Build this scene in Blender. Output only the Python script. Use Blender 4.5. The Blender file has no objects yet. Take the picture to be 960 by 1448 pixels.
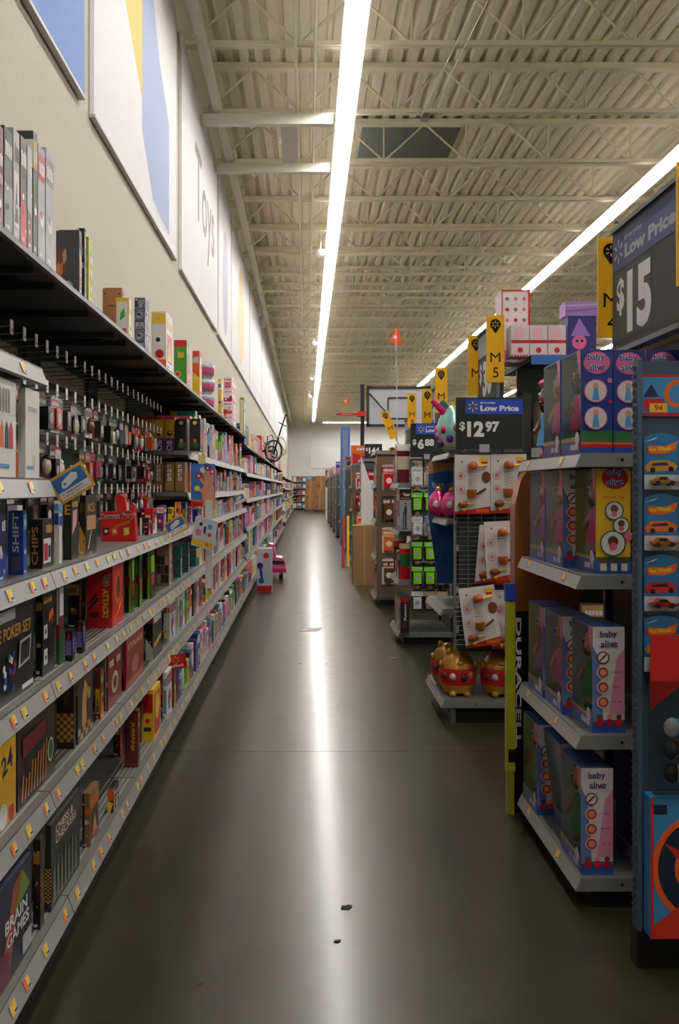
import bpy, bmesh, math, random
from mathutils import Vector, Matrix
RND = random.Random(11)
C = bpy.context.scene.collection
# ------------------------------------------------------------------ camera, world, exposure
F, VX, VY, EYE = 1300.0, 433.0, 690.0, 1.5          # focal length in pixels, vanishing point, eye height
sc = bpy.context.scene
cam = bpy.data.objects.new('camera', bpy.data.cameras.new('camera')); C.objects.link(cam)
cam.data.sensor_fit = 'HORIZONTAL'; cam.data.sensor_width = 36.0
cam.data.lens = F / 960.0 * 36.0
cam.data.shift_x = (480.0 - VX) / 960.0
cam.data.shift_y = (VY - 724.0) / 960.0
cam.location = (0, 0, EYE); cam.rotation_euler = (math.pi / 2, 0, 0)
cam.data.clip_start = 0.05; cam.data.clip_end = 300
sc.camera = cam
w = bpy.data.worlds.new('world'); sc.world = w; w.use_nodes = True
w.node_tree.nodes['Background'].inputs[0].default_value = (0.9, 0.92, 1.0, 1)
w.node_tree.nodes['Background'].inputs[1].default_value = 0.05
sc.view_settings.view_transform = 'Standard'; sc.view_settings.look = 'None'
sc.view_settings.gamma = 1.0; sc.view_settings.use_curve_mapping = False
sc.view_settings.exposure = 0.22
TUBE = 82.0                                          # emission strength of the fluorescent tubes

# ------------------------------------------------------------------ helpers
def at(px, py, Y): return ((px - VX) * Y / F, Y, EYE - (py - VY) * Y / F)
def lin(c):
    if isinstance(c, str): c = COL[c]
    return tuple(((v / 255) / 12.92 if v / 255 <= .04045 else ((v / 255 + .055) / 1.055) ** 2.4) for v in c)
COL = dict(red=(196, 22, 28), darkred=(112, 24, 22), orange=(226, 106, 30), yellow=(240, 196, 36), lime=(140, 196, 40),
           green=(38, 110, 50), teal=(36, 132, 136), sky=(92, 160, 214), blue=(28, 70, 160), navy=(22, 32, 78), purple=(92, 44, 128),
           pink=(232, 108, 158), magenta=(208, 30, 110), white=(232, 230, 226), cream=(226, 212, 180), black=(20, 20, 22), grey=(128, 128, 128),
           silver=(176, 178, 182), brown=(112, 70, 40), tan=(190, 150, 102), gold=(190, 140, 48), darkgrey=(58, 60, 62), skin=(222, 160, 122),
           darkskin=(120, 72, 48), charcoal=(36, 40, 42))
WORD = dict(darkred='dark red', lime='lime green', sky='sky blue', navy='navy blue', darkgrey='dark grey')
def wd(c): return WORD.get(c, c)
ORD = ['first', 'second', 'third', 'fourth', 'fifth', 'sixth', 'seventh', 'eighth', 'ninth', 'tenth', 'eleventh', 'twelfth', 'thirteenth',
       'fourteenth', 'fifteenth', 'sixteenth', 'seventeenth', 'eighteenth', 'nineteenth', 'twentieth'] + ['twenty-' + s for s in
       ('first', 'second', 'third', 'fourth', 'fifth', 'sixth', 'seventh', 'eighth', 'ninth')]

def nodes_of(name):
    m = bpy.data.materials.new(name); m.use_nodes = True
    return m, m.node_tree.nodes, m.node_tree.links, m.node_tree.nodes['Principled BSDF']
def vmat(name, rough=.4, metal=0., coat=0., scale=40., var=.08, bump=0.):
    """surface whose own colours come from the mesh, with fine procedural variation"""
    m, N, L, b = nodes_of(name)
    a = N.new('ShaderNodeVertexColor'); a.layer_name = 'Col'
    tc = N.new('ShaderNodeTexCoord'); nz = N.new('ShaderNodeTexNoise'); nz.inputs['Scale'].default_value = scale
    nz.inputs['Detail'].default_value = 4
    L.new(tc.outputs['Object'], nz.inputs['Vector'])
    mr = N.new('ShaderNodeMapRange'); mr.inputs[3].default_value = 1 - var; mr.inputs[4].default_value = 1 + var
    L.new(nz.outputs['Fac'], mr.inputs[0])
    mx = N.new('ShaderNodeVectorMath'); mx.operation = 'SCALE'
    L.new(a.outputs['Color'], mx.inputs[0]); L.new(mr.outputs[0], mx.inputs['Scale'])
    L.new(mx.outputs[0], b.inputs['Base Color'])
    b.inputs['Roughness'].default_value = rough; b.inputs['Metallic'].default_value = metal
    b.inputs['Coat Weight'].default_value = coat; b.inputs['Coat Roughness'].default_value = .15
    if bump:
        bp = N.new('ShaderNodeBump'); bp.inputs['Strength'].default_value = bump; bp.inputs['Distance'].default_value = .002
        L.new(nz.outputs['Fac'], bp.inputs['Height']); L.new(bp.outputs[0], b.inputs['Normal'])
    return m
M = {}
M['card'] = vmat('printed_card', .38, 0, .15)
M['matte'] = vmat('matte_paint', .75)
M['kraft'] = vmat('kraft_board', .85, 0, 0, 90, .14, .15)
M['steel'] = vmat('painted_steel', .42, .15, 0, 25, .06)
M['plastic'] = vmat('moulded_plastic', .25, 0, .2)
M['shiny'] = vmat('shiny_foil', .22, .35, .3)
M['wire'] = vmat('zinc_wire', .35, .6)
M['fabric'] = vmat('fabric', .9, 0, 0, 160, .2, .3)
M['paint'] = vmat('roof_paint', .6, 0, 0, 6, .08)
def film_mat():
    m, N, L, b = nodes_of('clear_film'); out = N['Material Output']
    tr = N.new('ShaderNodeBsdfTransparent'); gl = N.new('ShaderNodeBsdfGlossy'); gl.inputs['Roughness'].default_value = .12
    fr = N.new('ShaderNodeFresnel'); fr.inputs['IOR'].default_value = 1.2
    mx = N.new('ShaderNodeMixShader'); L.new(fr.outputs[0], mx.inputs[0]); L.new(tr.outputs[0], mx.inputs[1]); L.new(gl.outputs[0], mx.inputs[2])
    tr.inputs[0].default_value = (.97, .98, .98, 1); L.new(mx.outputs[0], out.inputs[0]); return m
M['film'] = film_mat()
def tube_mat():
    m, N, L, b = nodes_of('lit_tube'); b.inputs['Base Color'].default_value = (1, 1, 1, 1)
    b.inputs['Emission Color'].default_value = (1.0, .955, .93, 1); b.inputs['Emission Strength'].default_value = TUBE; return m
M['tube'] = tube_mat()
def reflector_mat():                                   # perforated white reflector: part of the light goes up
    m, N, L, b = nodes_of('perforated_reflector'); out = N['Material Output']
    b.inputs['Base Color'].default_value = (.5, .5, .52, 1); b.inputs['Roughness'].default_value = .5
    tr = N.new('ShaderNodeBsdfTranslucent'); tr.inputs[0].default_value = (.9, .9, .9, 1)
    mx = N.new('ShaderNodeMixShader'); mx.inputs[0].default_value = .8
    L.new(b.outputs[0], mx.inputs[1]); L.new(tr.outputs[0], mx.inputs[2]); L.new(mx.outputs[0], out.inputs[0]); return m
M['reflector'] = reflector_mat()
def concrete_mat():
    m, N, L, b = nodes_of('polished_concrete')
    tc = N.new('ShaderNodeTexCoord'); n1 = N.new('ShaderNodeTexNoise'); n2 = N.new('ShaderNodeTexNoise'); n3 = N.new('ShaderNodeTexNoise')
    for n, s, d in ((n1, .8, 6), (n2, 9, 8), (n3, 220, 2)):
        n.inputs['Scale'].default_value = s; n.inputs['Detail'].default_value = d; L.new(tc.outputs['Object'], n.inputs['Vector'])
    ad = N.new('ShaderNodeMath'); ad.operation = 'ADD'; L.new(n1.outputs[0], ad.inputs[0]); L.new(n2.outputs[0], ad.inputs[1])
    a2 = N.new('ShaderNodeMath'); a2.operation = 'ADD'; L.new(ad.outputs[0], a2.inputs[0]); L.new(n3.outputs[0], a2.inputs[1])
    mr = N.new('ShaderNodeMapRange'); mr.inputs[1].default_value = 1.1; mr.inputs[2].default_value = 1.9; L.new(a2.outputs[0], mr.inputs[0])
    cr = N.new('ShaderNodeValToRGB'); cr.color_ramp.elements[0].color = lin((38, 38, 25)) + (1,); cr.color_ramp.elements[1].color = lin((54, 53, 36)) + (1,)
    L.new(mr.outputs[0], cr.inputs[0]); L.new(cr.outputs[0], b.inputs['Base Color'])
    r = N.new('ShaderNodeMapRange'); b.inputs['Coat Weight'].default_value = .35; b.inputs['Coat Roughness'].default_value = .16; r.inputs[3].default_value = .24; r.inputs[4].default_value = .36; L.new(n2.outputs[0], r.inputs[0]); L.new(r.outputs[0], b.inputs['Roughness'])
    b.inputs['Specular IOR Level'].default_value = .3
    bp = N.new('ShaderNodeBump'); bp.inputs['Strength'].default_value = .012; bp.inputs['Distance'].default_value = .004
    L.new(n2.outputs[0], bp.inputs['Height']); L.new(bp.outputs[0], b.inputs['Normal']); return m
M['concrete'] = concrete_mat()

_txt = {}
def glyphs(s, bold=.0):
    k = (s, bold)
    if k not in _txt:
        cu = bpy.data.curves.new('t', 'FONT'); cu.body = s; cu.size = 1; cu.offset = bold; cu.resolution_u = 3
        ob = bpy.data.objects.new('t', cu); me = ob.to_mesh()
        vs = [(v.co.x, v.co.y) for v in me.vertices]; fs = [tuple(p.vertices) for p in me.polygons]
        ob.to_mesh_clear(); bpy.data.objects.remove(ob); bpy.data.curves.remove(cu)
        xs = [v[0] for v in vs] or [0, 1]; ys = [v[1] for v in vs] or [0, 1]
        x0, x1, y0, y1 = min(xs), max(xs), min(ys), max(ys)
        _txt[k] = ([((x - x0), (y - y0)) for x, y in vs], fs, x1 - x0, y1 - y0)
    return _txt[k]

class FR:
    """a flat frame on a surface: origin, right, up; lays print on it in thin layers"""
    def __init__(s, mb, o, u, v):
        s.mb, s.o, s.u, s.v = mb, Vector(o), Vector(u).normalized(), Vector(v).normalized(); s.n = s.u.cross(s.v); s.l = .0006
    def p(s, x, y): return s.o + s.u * x + s.v * y + s.n * s.l
    def poly(s, pts, c): s.mb.face([s.p(*q) for q in pts], c); s.l += .00025
    def rect(s, x0, y0, x1, y1, c): s.poly([(x0, y0), (x1, y0), (x1, y1), (x0, y1)], c)
    def disc(s, x, y, r, c, n=14, ry=None):
        ry = ry or r; s.poly([(x + r * math.cos(2 * math.pi * i / n), y + ry * math.sin(2 * math.pi * i / n)) for i in range(n)], c)
    def bar(s, x0, y0, x1, y1, t, c):
        d = Vector((x1 - x0, y1 - y0)).normalized(); q = Vector((-d.y, d.x)) * t / 2
        s.poly([(x0 - q.x, y0 - q.y), (x1 - q.x, y1 - q.y), (x1 + q.x, y1 + q.y), (x0 + q.x, y0 + q.y)], c)
    def text(s, t, x, y, h, c, w=None, rot=0, bold=.02, center=False):
        vs, fs, gw, gh = glyphs(t, bold); k = h / gh; kx = k if w is None else w / gw
        if center: x -= gw * kx / 2 * math.cos(rot); y -= gw * kx / 2 * math.sin(rot)
        ca, sa = math.cos(rot), math.sin(rot)
        P = [s.p(x + (a * kx) * ca - (b * k) * sa, y + (a * kx) * sa + (b * k) * ca) for a, b in vs]
        for f in fs: s.mb.face([P[i] for i in f], c)
        s.l += .00025
    def spark(s, x, y, r, c):
        for i in range(6):
            a = math.pi / 2 + i * math.pi / 3
            ux, uy = math.cos(a), math.sin(a); px, py = -uy * r * .13, ux * r * .13
            s.poly([(x + ux * r * .38 - px * .6, y + uy * r * .38 - py * .6), (x + ux * r * .9 - px, y + uy * r * .9 - py), (x + ux * r, y + uy * r),
                    (x + ux * r * .9 + px, y + uy * r * .9 + py), (x + ux * r * .38 + px * .6, y + uy * r * .38 + py * .6)], c); s.l -= .00025
        s.l += .00025

class MB:
    def __init__(s): s.v, s.f, s.c = [], [], []
    def face(s, pts, c):
        b = len(s.v); s.v += [tuple(p) for p in pts]; s.f.append(tuple(range(b, b + len(pts)))); s.c.append(lin(c))
    def mesh(s, vs, fs, c):
        b = len(s.v); s.v += [tuple(p) for p in vs]
        for i, f in enumerate(fs): s.f.append(tuple(b + j for j in f)); s.c.append(lin(c(i) if callable(c) else c))
    def box(s, x0, x1, y0, y1, z0, z1, c, **k):
        vs = [(x, y, z) for z in (z0, z1) for y in (y0, y1) for x in (x0, x1)]
        F_ = dict(bottom=(0, 2, 3, 1), top=(4, 5, 7, 6), near=(0, 1, 5, 4), far=(2, 6, 7, 3), left=(0, 4, 6, 2), right=(1, 3, 7, 5))
        b = len(s.v); s.v += vs
        for n, f in F_.items(): s.f.append(tuple(b + i for i in f)); s.c.append(lin(k.get(n, c)))
    def prism(s, pts, axis, a0, a1, c):
        """outline extruded along an axis; pts in the two other axes, in order"""
        def P(q, a): return {'x': (a, q[0], q[1]), 'y': (q[0], a, q[1]), 'z': (q[0], q[1], a)}[axis]
        n = len(pts); vs = [P(q, a0) for q in pts] + [P(q, a1) for q in pts]
        fs = [tuple(range(n))[::-1], tuple(range(n, 2 * n))] + [(i, (i + 1) % n, n + (i + 1) % n, n + i) for i in range(n)]
        s.mesh(vs, fs, c)
    def tube(s, pts, r, c, n=6, caps=True):
        rings = []; pts = [Vector(p) for p in pts]
        for i, p in enumerate(pts):
            d = (pts[min(i + 1, len(pts) - 1)] - pts[max(i - 1, 0)]).normalized()
            a = d.cross(Vector((0, 0, 1)) if abs(d.z) < .9 else Vector((1, 0, 0))).normalized(); b = d.cross(a)
            rr = r[i] if isinstance(r, (list, tuple)) else r
            rings.append([p + (a * math.cos(2 * math.pi * k / n) + b * math.sin(2 * math.pi * k / n)) * rr for k in range(n)])
        vs = [q for R_ in rings for q in R_]; fs = []
        for i in range(len(pts) - 1):
            for k in range(n): fs.append((i * n + k, i * n + (k + 1) % n, (i + 1) * n + (k + 1) % n, (i + 1) * n + k))
        if caps: fs += [tuple(range(n))[::-1], tuple(range((len(pts) - 1) * n, len(pts) * n))]
        s.mesh(vs, fs, c)
    def lathe(s, prof, c, n=16, o=(0, 0, 0), sx=1, sy=1):
        """profile of (radius, height); c may be a list with a colour for each band"""
        o = Vector(o); vs = []; fs = []; cs = []
        for r, z in prof: vs += [o + Vector((r * sx * math.cos(2 * math.pi * k / n), r * sy * math.sin(2 * math.pi * k / n), z)) for k in range(n)]
        for i in range(len(prof) - 1):
            for k in range(n): fs.append((i * n + k, i * n + (k + 1) % n, (i + 1) * n + (k + 1) % n, (i + 1) * n + k)); cs.append(c[i] if isinstance(c, list) else c)
        m = len(prof) - 1
        fs += [tuple(range(n))[::-1], tuple(range(m * n, m * n + n))]; cs += [cs[0], cs[-1]]
        s.mesh(vs, fs, lambda i: cs[i])
    def ball(s, o, r, c, n=12, m=8):
        rx, ry, rz = r if isinstance(r, (list, tuple)) else (r, r, r)
        s.lathe([(max(.02, math.sin(math.pi * i / m)), -rz * math.cos(math.pi * i / m)) for i in range(m + 1)], c, n, o, rx, ry)
    def build(s, name, mat, parent=None, loc=(0, 0, 0), rz=0, smooth=False, rot=None):
        me = bpy.data.meshes.new(name); me.from_pydata(s.v, [], s.f)
        ca = me.color_attributes.new('Col', 'FLOAT_COLOR', 'CORNER'); d = []
        for f, c in zip(s.f, s.c): d += (list(c) + [1.0]) * len(f)
        ca.data.foreach_set('color', d)
        me.materials.append(M[mat] if isinstance(mat, str) else mat)
        if smooth:
            me.polygons.foreach_set('use_smooth', [True] * len(me.polygons))
            try: me.set_sharp_from_angle(angle=math.radians(40))
            except Exception: pass
        return put(name, me, parent, loc, rz, rot)
def put(name, me, parent=None, loc=(0, 0, 0), rz=0, rot=None):
    o = bpy.data.objects.new(name, me); C.objects.link(o); o.parent = parent; o.location = loc; o.rotation_euler = rot or (0, 0, rz); return o
def tag(o, label=None, cat=None, group=None, kind=None):
    if label: o['label'] = label
    if cat: o['category'] = cat
    if group: o['group'] = group
    if kind: o['kind'] = kind
    return o
def thing(name, label, cat, loc=(0, 0, 0), rz=0, group=None, rot=None): return tag(put(name, None, None, loc, rz, rot), label, cat, group)

# ------------------------------------------------------------------ the building
X0, X1, YB, YE = -1.36, 15.0, -6.0, 70.0
ZC, ZD = 6.40, 7.05                                   # bottom chords of the joists, roof deck
floor = put('floor', None); tag(floor, 'polished grey brown concrete floor with saw-cut joints', kind='structure')
mb = MB(); mb.box(X0 - .2, X1, YB, YE, -.3, -.012, (60, 58, 48)); mb.build('subfloor', 'matte', floor)
js = [YB, -.4, 5.24, 10.9, 16.6, 22.3, 28, 34, 40, 46, 52, 58, 64, YE]; xs = [X0 - .1, 3.1, 9, X1]
for a, b in zip(js, js[1:]):
    for c, d in zip(xs, xs[1:]):
        mb = MB(); mb.box(0, d - c - .005, 0, b - a - .005, -.012, 0, 'grey'); mb.build('concrete_slab', 'concrete', floor, (c, a, 0))
def plain(name, b, c, mat='matte', label=None):
    mb = MB(); mb.box(*b, c); o = mb.build(name, mat); return tag(o, label, kind='structure')
WALL = (200, 193, 176)
plain('wall_left', (X0 - .15, X0, YB, YE, 0, 7.2), WALL, label='cream painted store wall behind the shelving')
plain('wall_back', (X0 - .15, X1, YE, YE + .2, 0, 7.2), (236, 236, 232), label='white wall at the far end of the aisle')
plain('wall_right', (X1, X1 + .2, YB, YE, 0, 7.2), WALL)
plain('wall_front', (X0 - .15, X1, YB - .2, YB, 0, 7.2), WALL)
CEIL = (240, 230, 200)
mb = MB(); x = X0 - .1; prof = []
while x < X1:
    prof += [(x, ZD), (x + .10, ZD), (x + .125, ZD + .075), (x + .175, ZD + .075)]; x += .2
prof.append((x, ZD))
for a, b in zip(prof, prof[1:]): mb.face([(a[0], YB, a[1]), (b[0], YB, b[1]), (b[0], YE, b[1]), (a[0], YE, a[1])], CEIL)
mb.box(X0 - .1, X1 + .1, YB, YE, ZD + .09, ZD + .12, CEIL)
ceiling = mb.build('ceiling', 'paint'); tag(ceiling, 'ribbed cream metal roof deck on steel bar joists', kind='structure')
ch = MB()
ch.box(X0, X1, -.05, -.012, 0, .05, CEIL); ch.box(X0, X1, .012, .05, 0, .05, CEIL)
ch.box(X0, X1, -.07, .07, ZD - ZC - .08, ZD - ZC - .005, CEIL)
wb = MB(); x = X0 + .05; up = False; P = .62; zt, zb = ZD - ZC - .06, .03
while x + P < X1:
    a = (x, 0, zb if not up else zt); b = (x + P, 0, zt if not up else zb); wb.tube([a, b], .017, CEIL, 5)
    if up: wb.tube([(x + P, 0, zb), (x + P, 0, zt)], .013, CEIL, 4)
    x += P; up = not up
j0 = ch.build('joist', 'paint', ceiling); w0 = wb.build('web', 'paint', j0)
Y = 10.21 - 1.83 * 8; first = True
while Y < YE - .5:
    if Y > YB + .3:
        if first: j0.location = (0, Y, ZC); first = False
        else:
            j = j0.copy(); C.objects.link(j); j.location = (0, Y, ZC); j.parent = ceiling
            k = w0.copy(); C.objects.link(k); k.parent = j
    Y += 1.83
def strip_light(x, y0, y1, z, label, along='y'):
    t = thing('strip_light', label, 'ceiling light', (x, y0, z) if along == 'y' else (x, y1, z), 0 if along == 'y' else -math.pi / 2, 'rows of fluorescent strip lights')
    Ln = y1 - y0
    h = MB(); h.box(-.045, .045, 0, Ln, .03, .085, (230, 230, 232)); h.build('housing', 'steel', t)
    r = MB()
    for s in (-1, 1):
        r.face([(s * .045, 0, .04), (s * .125, 0, -.01), (s * .125, Ln, -.01), (s * .045, Ln, .04)], 'white')
        r.face([(s * .125, 0, -.01), (s * .128, 0, -.035), (s * .128, Ln, -.035), (s * .125, Ln, -.01)], 'white')
    r.build('reflector', 'reflector', t)
    tb = MB(); tb.tube([(0, .03, 0), (0, 1.19, 0)], .024, 'white', 8); k = int(Ln / 1.22); t0 = None
    for i in range(k):
        if t0 is None: t0 = tb.build('tube', 'tube', t, (0, 0, 0), smooth=True)
        else: put('tube', t0.data, t, (0, i * 1.22, 0))
    rod = MB(); rod.tube([(0, 0, .085), (0, 0, ZC - z + .02)], .004, 'grey', 4); r0 = None
    for i in range(int(Ln / 3.66)):
        yy = 10.21 - y0 - 1.83 * 7 + 3.66 * i if along == 'y' else .5 + 3.66 * i
        if 0 < yy < Ln:
            if r0 is None: r0 = rod.build('hanger', 'wire', t, (0, yy, 0))
            else: put('hanger', r0.data, t, (0, yy, 0))
LZ = EYE + 4.75
strip_light(.105 * 4.75, -2.9, 66.5, LZ, 'continuous fluorescent strip light hanging straight above the aisle')
strip_light(1.11 * 4.75, -2.9, 66.5, LZ, 'fluorescent strip light running over the right-hand side aisles')
strip_light(10.2, -2.9, 66.5, LZ, 'fluorescent strip light farthest to the right')
strip_light(1.0, 0, 13.5, LZ, 'fluorescent strip light crossing in front of the far white wall', 'x')
bpy.data.objects['strip_light.003'].location = (1.2, 67.0, LZ)

# ------------------------------------------------------------------ print and packages
def blocks(fr, x, y, wd_, h, c, n, rng):
    """illegible small print: a row of letter-sized blocks"""
    s = wd_ / n
    for i in range(n):
        if rng.random() < .12: continue
        fr.rect(x + i * s + s * .1, y + rng.uniform(0, h * .1), x + (i + 1) * s - s * .12, y + h * rng.uniform(.8, 1), c); fr.l -= .00025
    fr.l += .00025
def art(fr, w, h, main, acc, acc2, rng, rich=True):
    k = rng.randrange(4); m = min(w, h)
    if k == 0:
        fr.rect(0, h * .7, w, h * .93, acc); blocks(fr, w * .1, h * .75, w * .8, h * .12, acc2, 5, rng)
        fr.disc(w * .5, h * .36, m * .32, acc2)
        if rich: fr.disc(w * .42, h * .4, m * .17, acc); fr.disc(w * .62, h * .28, m * .12, main)
    elif k == 1:
        fr.poly([(0, 0), (w, 0), (w, h * rng.uniform(.2, .5)), (0, h * rng.uniform(.3, .6))], acc)
        blocks(fr, w * .08, h * .72, w * .84, h * .16, acc2, 4, rng)
        if rich:
            for i in range(3): fr.disc(w * rng.uniform(.2, .8), h * rng.uniform(.12, .55), m * rng.uniform(.08, .18), rng.choice([acc2, main, 'skin', 'white']))
    elif k == 2:
        fr.rect(w * .12, h * .12, w * .88, h * .62, acc2); blocks(fr, w * .1, h * .7, w * .8, h * .18, acc, 6, rng)
        if rich:
            fr.poly([(w * .2, h * .15), (w * .5, h * .55), (w * .8, h * .15)], acc); fr.disc(w * .5, h * .3, m * .12, 'skin')
    else:
        fr.rect(w * .06, 0, w * .3, h, acc); blocks(fr, w * .38, h * .6, w * .56, h * .14, acc2, 4, rng); blocks(fr, w * .38, h * .42, w * .5, h * .1, 'white', 5, rng)
        if rich: fr.disc(w * .62, h * .22, m * .16, acc2); fr.disc(w * .18, h * .8, m * .09, 'white')
    if rich: blocks(fr, w * .1, h * .03, w * .5, h * .04, 'white' if main != 'white' else 'darkgrey', 9, rng)
def frames(mb, side, d, w, h):
    """front frame (towards the aisle) and end frame (towards the camera) of a carton; left side = -1"""
    if side < 0: return FR(mb, (0, 0, 0), (0, 1, 0), (0, 0, 1)), FR(mb, (-d, 0, 0), (1, 0, 0), (0, 0, 1))
    return FR(mb, (0, w, 0), (0, -1, 0), (0, 0, 1)), FR(mb, (0, 0, 0), (1, 0, 0), (0, 0, 1))
def carton(name, label, cat, side, X, Y, z, d, w, h, main, front=None, end=None, group=None, rz=0, mat='card', rot=None, lid=True, top=None):
    mb = MB(); x0, x1 = (-d, 0) if side < 0 else (0, d)
    if lid:                                             # a lift-off lid: a thin tray shows along the back edge
        xm = x0 + d * .12 if side < 0 else x1 - d * .12
        a, b = (xm, x1) if side < 0 else (x0, xm)
        mb.box(a, b, 0, w, 0, h, main, top=top or main); e = .0025
        a, b = (x0, xm) if side < 0 else (xm, x1)
        mb.box(a, b, e, w - e, e, h - e, main)
        if z is not None: mb.box(a, b, e, w - e, 0, e, main)
    else:
        mb.box(x0, x1, 0, w, 0, h, main, top=top or main)
        fl = 'darkgrey' if main not in ('black', 'charcoal', 'darkgrey', 'navy') else 'grey'
        FR(mb, (x0, 0, h), (1, 0, 0), (0, 1, 0)).rect(d * .02, w * .49, d * .98, w * .51, fl)   # closing flap
    f, e_ = frames(mb, side, d, w, h)
    if front: front(f, w, h)
    if end: end(e_, d, h)
    o = mb.build(name, mat, None, (X, Y, z), rz, rot=rot)
    return tag(o, label, cat, group)
PAL = ['red', 'white', 'blue', 'yellow', 'pink', 'sky', 'orange', 'green', 'purple', 'black', 'cream', 'teal', 'magenta', 'lime', 'white', 'white', 'navy', 'brown']
DARK = ['black', 'black', 'brown', 'navy', 'darkred', 'green', 'charcoal', 'red', 'purple']
_k = {}
def product(side, X, Y, z, d, w, h, where, rng, pal=PAL, kind='toy', group=None, rich=True):
    """one packaged product on a shelf: carton, canister or blister pack"""
    i = _k.get(where, 0); _k[where] = i + 1
    a = rng.choice(pal); b = rng.choice([c for c in PAL if c != a]); c = rng.choice([q for q in ('white', 'yellow', 'sky', 'red', 'cream', 'pink') if q not in (a, b)])
    r = rng.random(); lab = '%s and %s %s, %s ' % (wd(a), wd(b), '%s', ORD[i]) + where
    g = group or 'packages on the shelves'
    if r < .74 or w > d * 1.8:
        return carton({'toy': 'toy_box', 'game': 'game_box'}.get(kind, 'display_box'), lab % ('boxed ' + ('game' if kind == 'game' else 'toy')), 'box', side, X, Y, z, d, w, h, a,
                      lambda f, w_, h_: art(f, w_, h_, a, b, c, rng, rich), lambda f, w_, h_: art(f, w_, h_, a, c, b, rng, rich), g, lid=rng.random() < .5)
    if r < .86:
        rr = min(w, d) / 2; cx = -rr if side < 0 else rr; mb = MB()
        mb.lathe([(rr * .96, 0), (rr, .006), (rr, h * .35), (rr * 1.002, h * .36), (rr * 1.002, h * .7), (rr, h * .71), (rr, h * .86)], [a, a, a, b, b, a], 14, (cx, rr, 0))
        t = thing('canister', lab % 'canister', 'canister', (X, Y, z), 0, g); mb.build('tub', 'plastic', t, smooth=True)
        l = MB(); l.lathe([(rr * 1.03, h * .86), (rr * 1.03, h * .97), (rr * .9, h)], c, 14, (cx, rr, 0)); l.build('lid', 'plastic', t, smooth=True); return t
    t = thing('blister_pack', lab % 'blister pack', 'pack', (X, Y, z), 0, g); mb = MB()
    s = side; dd = d * .5; xb = s * dd
    mb.box(min(xb, xb + s * .004), max(xb, xb + s * .004), 0, w, 0, h, a); f = FR(mb, (xb, 0, 0), (0, 1, 0), (0, 0, 1)) if s < 0 else FR(mb, (xb, w, 0), (0, -1, 0), (0, 0, 1))
    f.rect(0, h * .7, w, h * .95, b); blocks(f, w * .1, h * .75, w * .8, h * .13, c, 5, rng); mb.build('backing_card', 'card', t)
    mb = MB(); x = sorted([0, xb]); mb.box(x[0], x[1], w * .06, w * .94, 0, h * .08, b); mb.build('foot', 'card', t)
    mb = MB(); mb.ball((xb - s * dd * .45, w / 2, h * .38), (dd * .42, w * .3, h * .25), b, 10, 6); mb.ball((xb - s * dd * .5, w / 2, h * .55), (dd * .3, w * .18, h * .1), c, 8, 5)
    mb.build('toy', 'plastic', t, smooth=True)
    mb = MB(); xx = sorted([xb, xb - s * dd * .95]); mb.box(xx[0], xx[1], w * .1, w * .9, h * .09, h * .66, 'white'); mb.build('blister', 'film', t); return t
def fill(side, X, Y0, Y1, z, hmax, where, rng, wr=(.07, .2), dr=(.14, .3), pal=PAL, kind='toy', group=None, hr=(.6, .95), rich=True):
    y = Y0 + .01
    while True:
        w_ = rng.uniform(*wr)
        if y + w_ > Y1 - .01: break
        product(side, X, y, z, rng.uniform(*dr), w_, hmax * rng.uniform(*hr), where, rng, pal, kind, group, rich); y += w_ + rng.uniform(.006, .02)

# ------------------------------------------------------------------ left run of shelving
XB = -1.30                                             # back panel of the shelving
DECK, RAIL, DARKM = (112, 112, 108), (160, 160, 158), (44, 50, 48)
_pl = {}
def price_label(parent, loc, rot, kind=0):
    if kind not in _pl:
        mb = MB(); w_, h_ = .042, .034
        mb.box(-w_ / 2, w_ / 2, -.001, 0, -h_ / 2, h_ / 2, 'white'); f = FR(mb, (-w_ / 2, -.001, -h_ / 2), (1, 0, 0), (0, 0, 1))
        f.rect(0, 0, w_ * .42, h_, (236, 120, 60) if kind else (240, 200, 60)); f.rect(w_ * .42, h_ * .45, w_, h_, (244, 206, 70)); f.rect(w_ * .5, h_ * .1, w_ * .95, h_ * .3, 'darkgrey')
        o = mb.build('price_label', 'card'); _pl[kind] = o.data; bpy.data.objects.remove(o)
    return put('price_label', _pl[kind], parent, loc, rot=rot)
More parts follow.
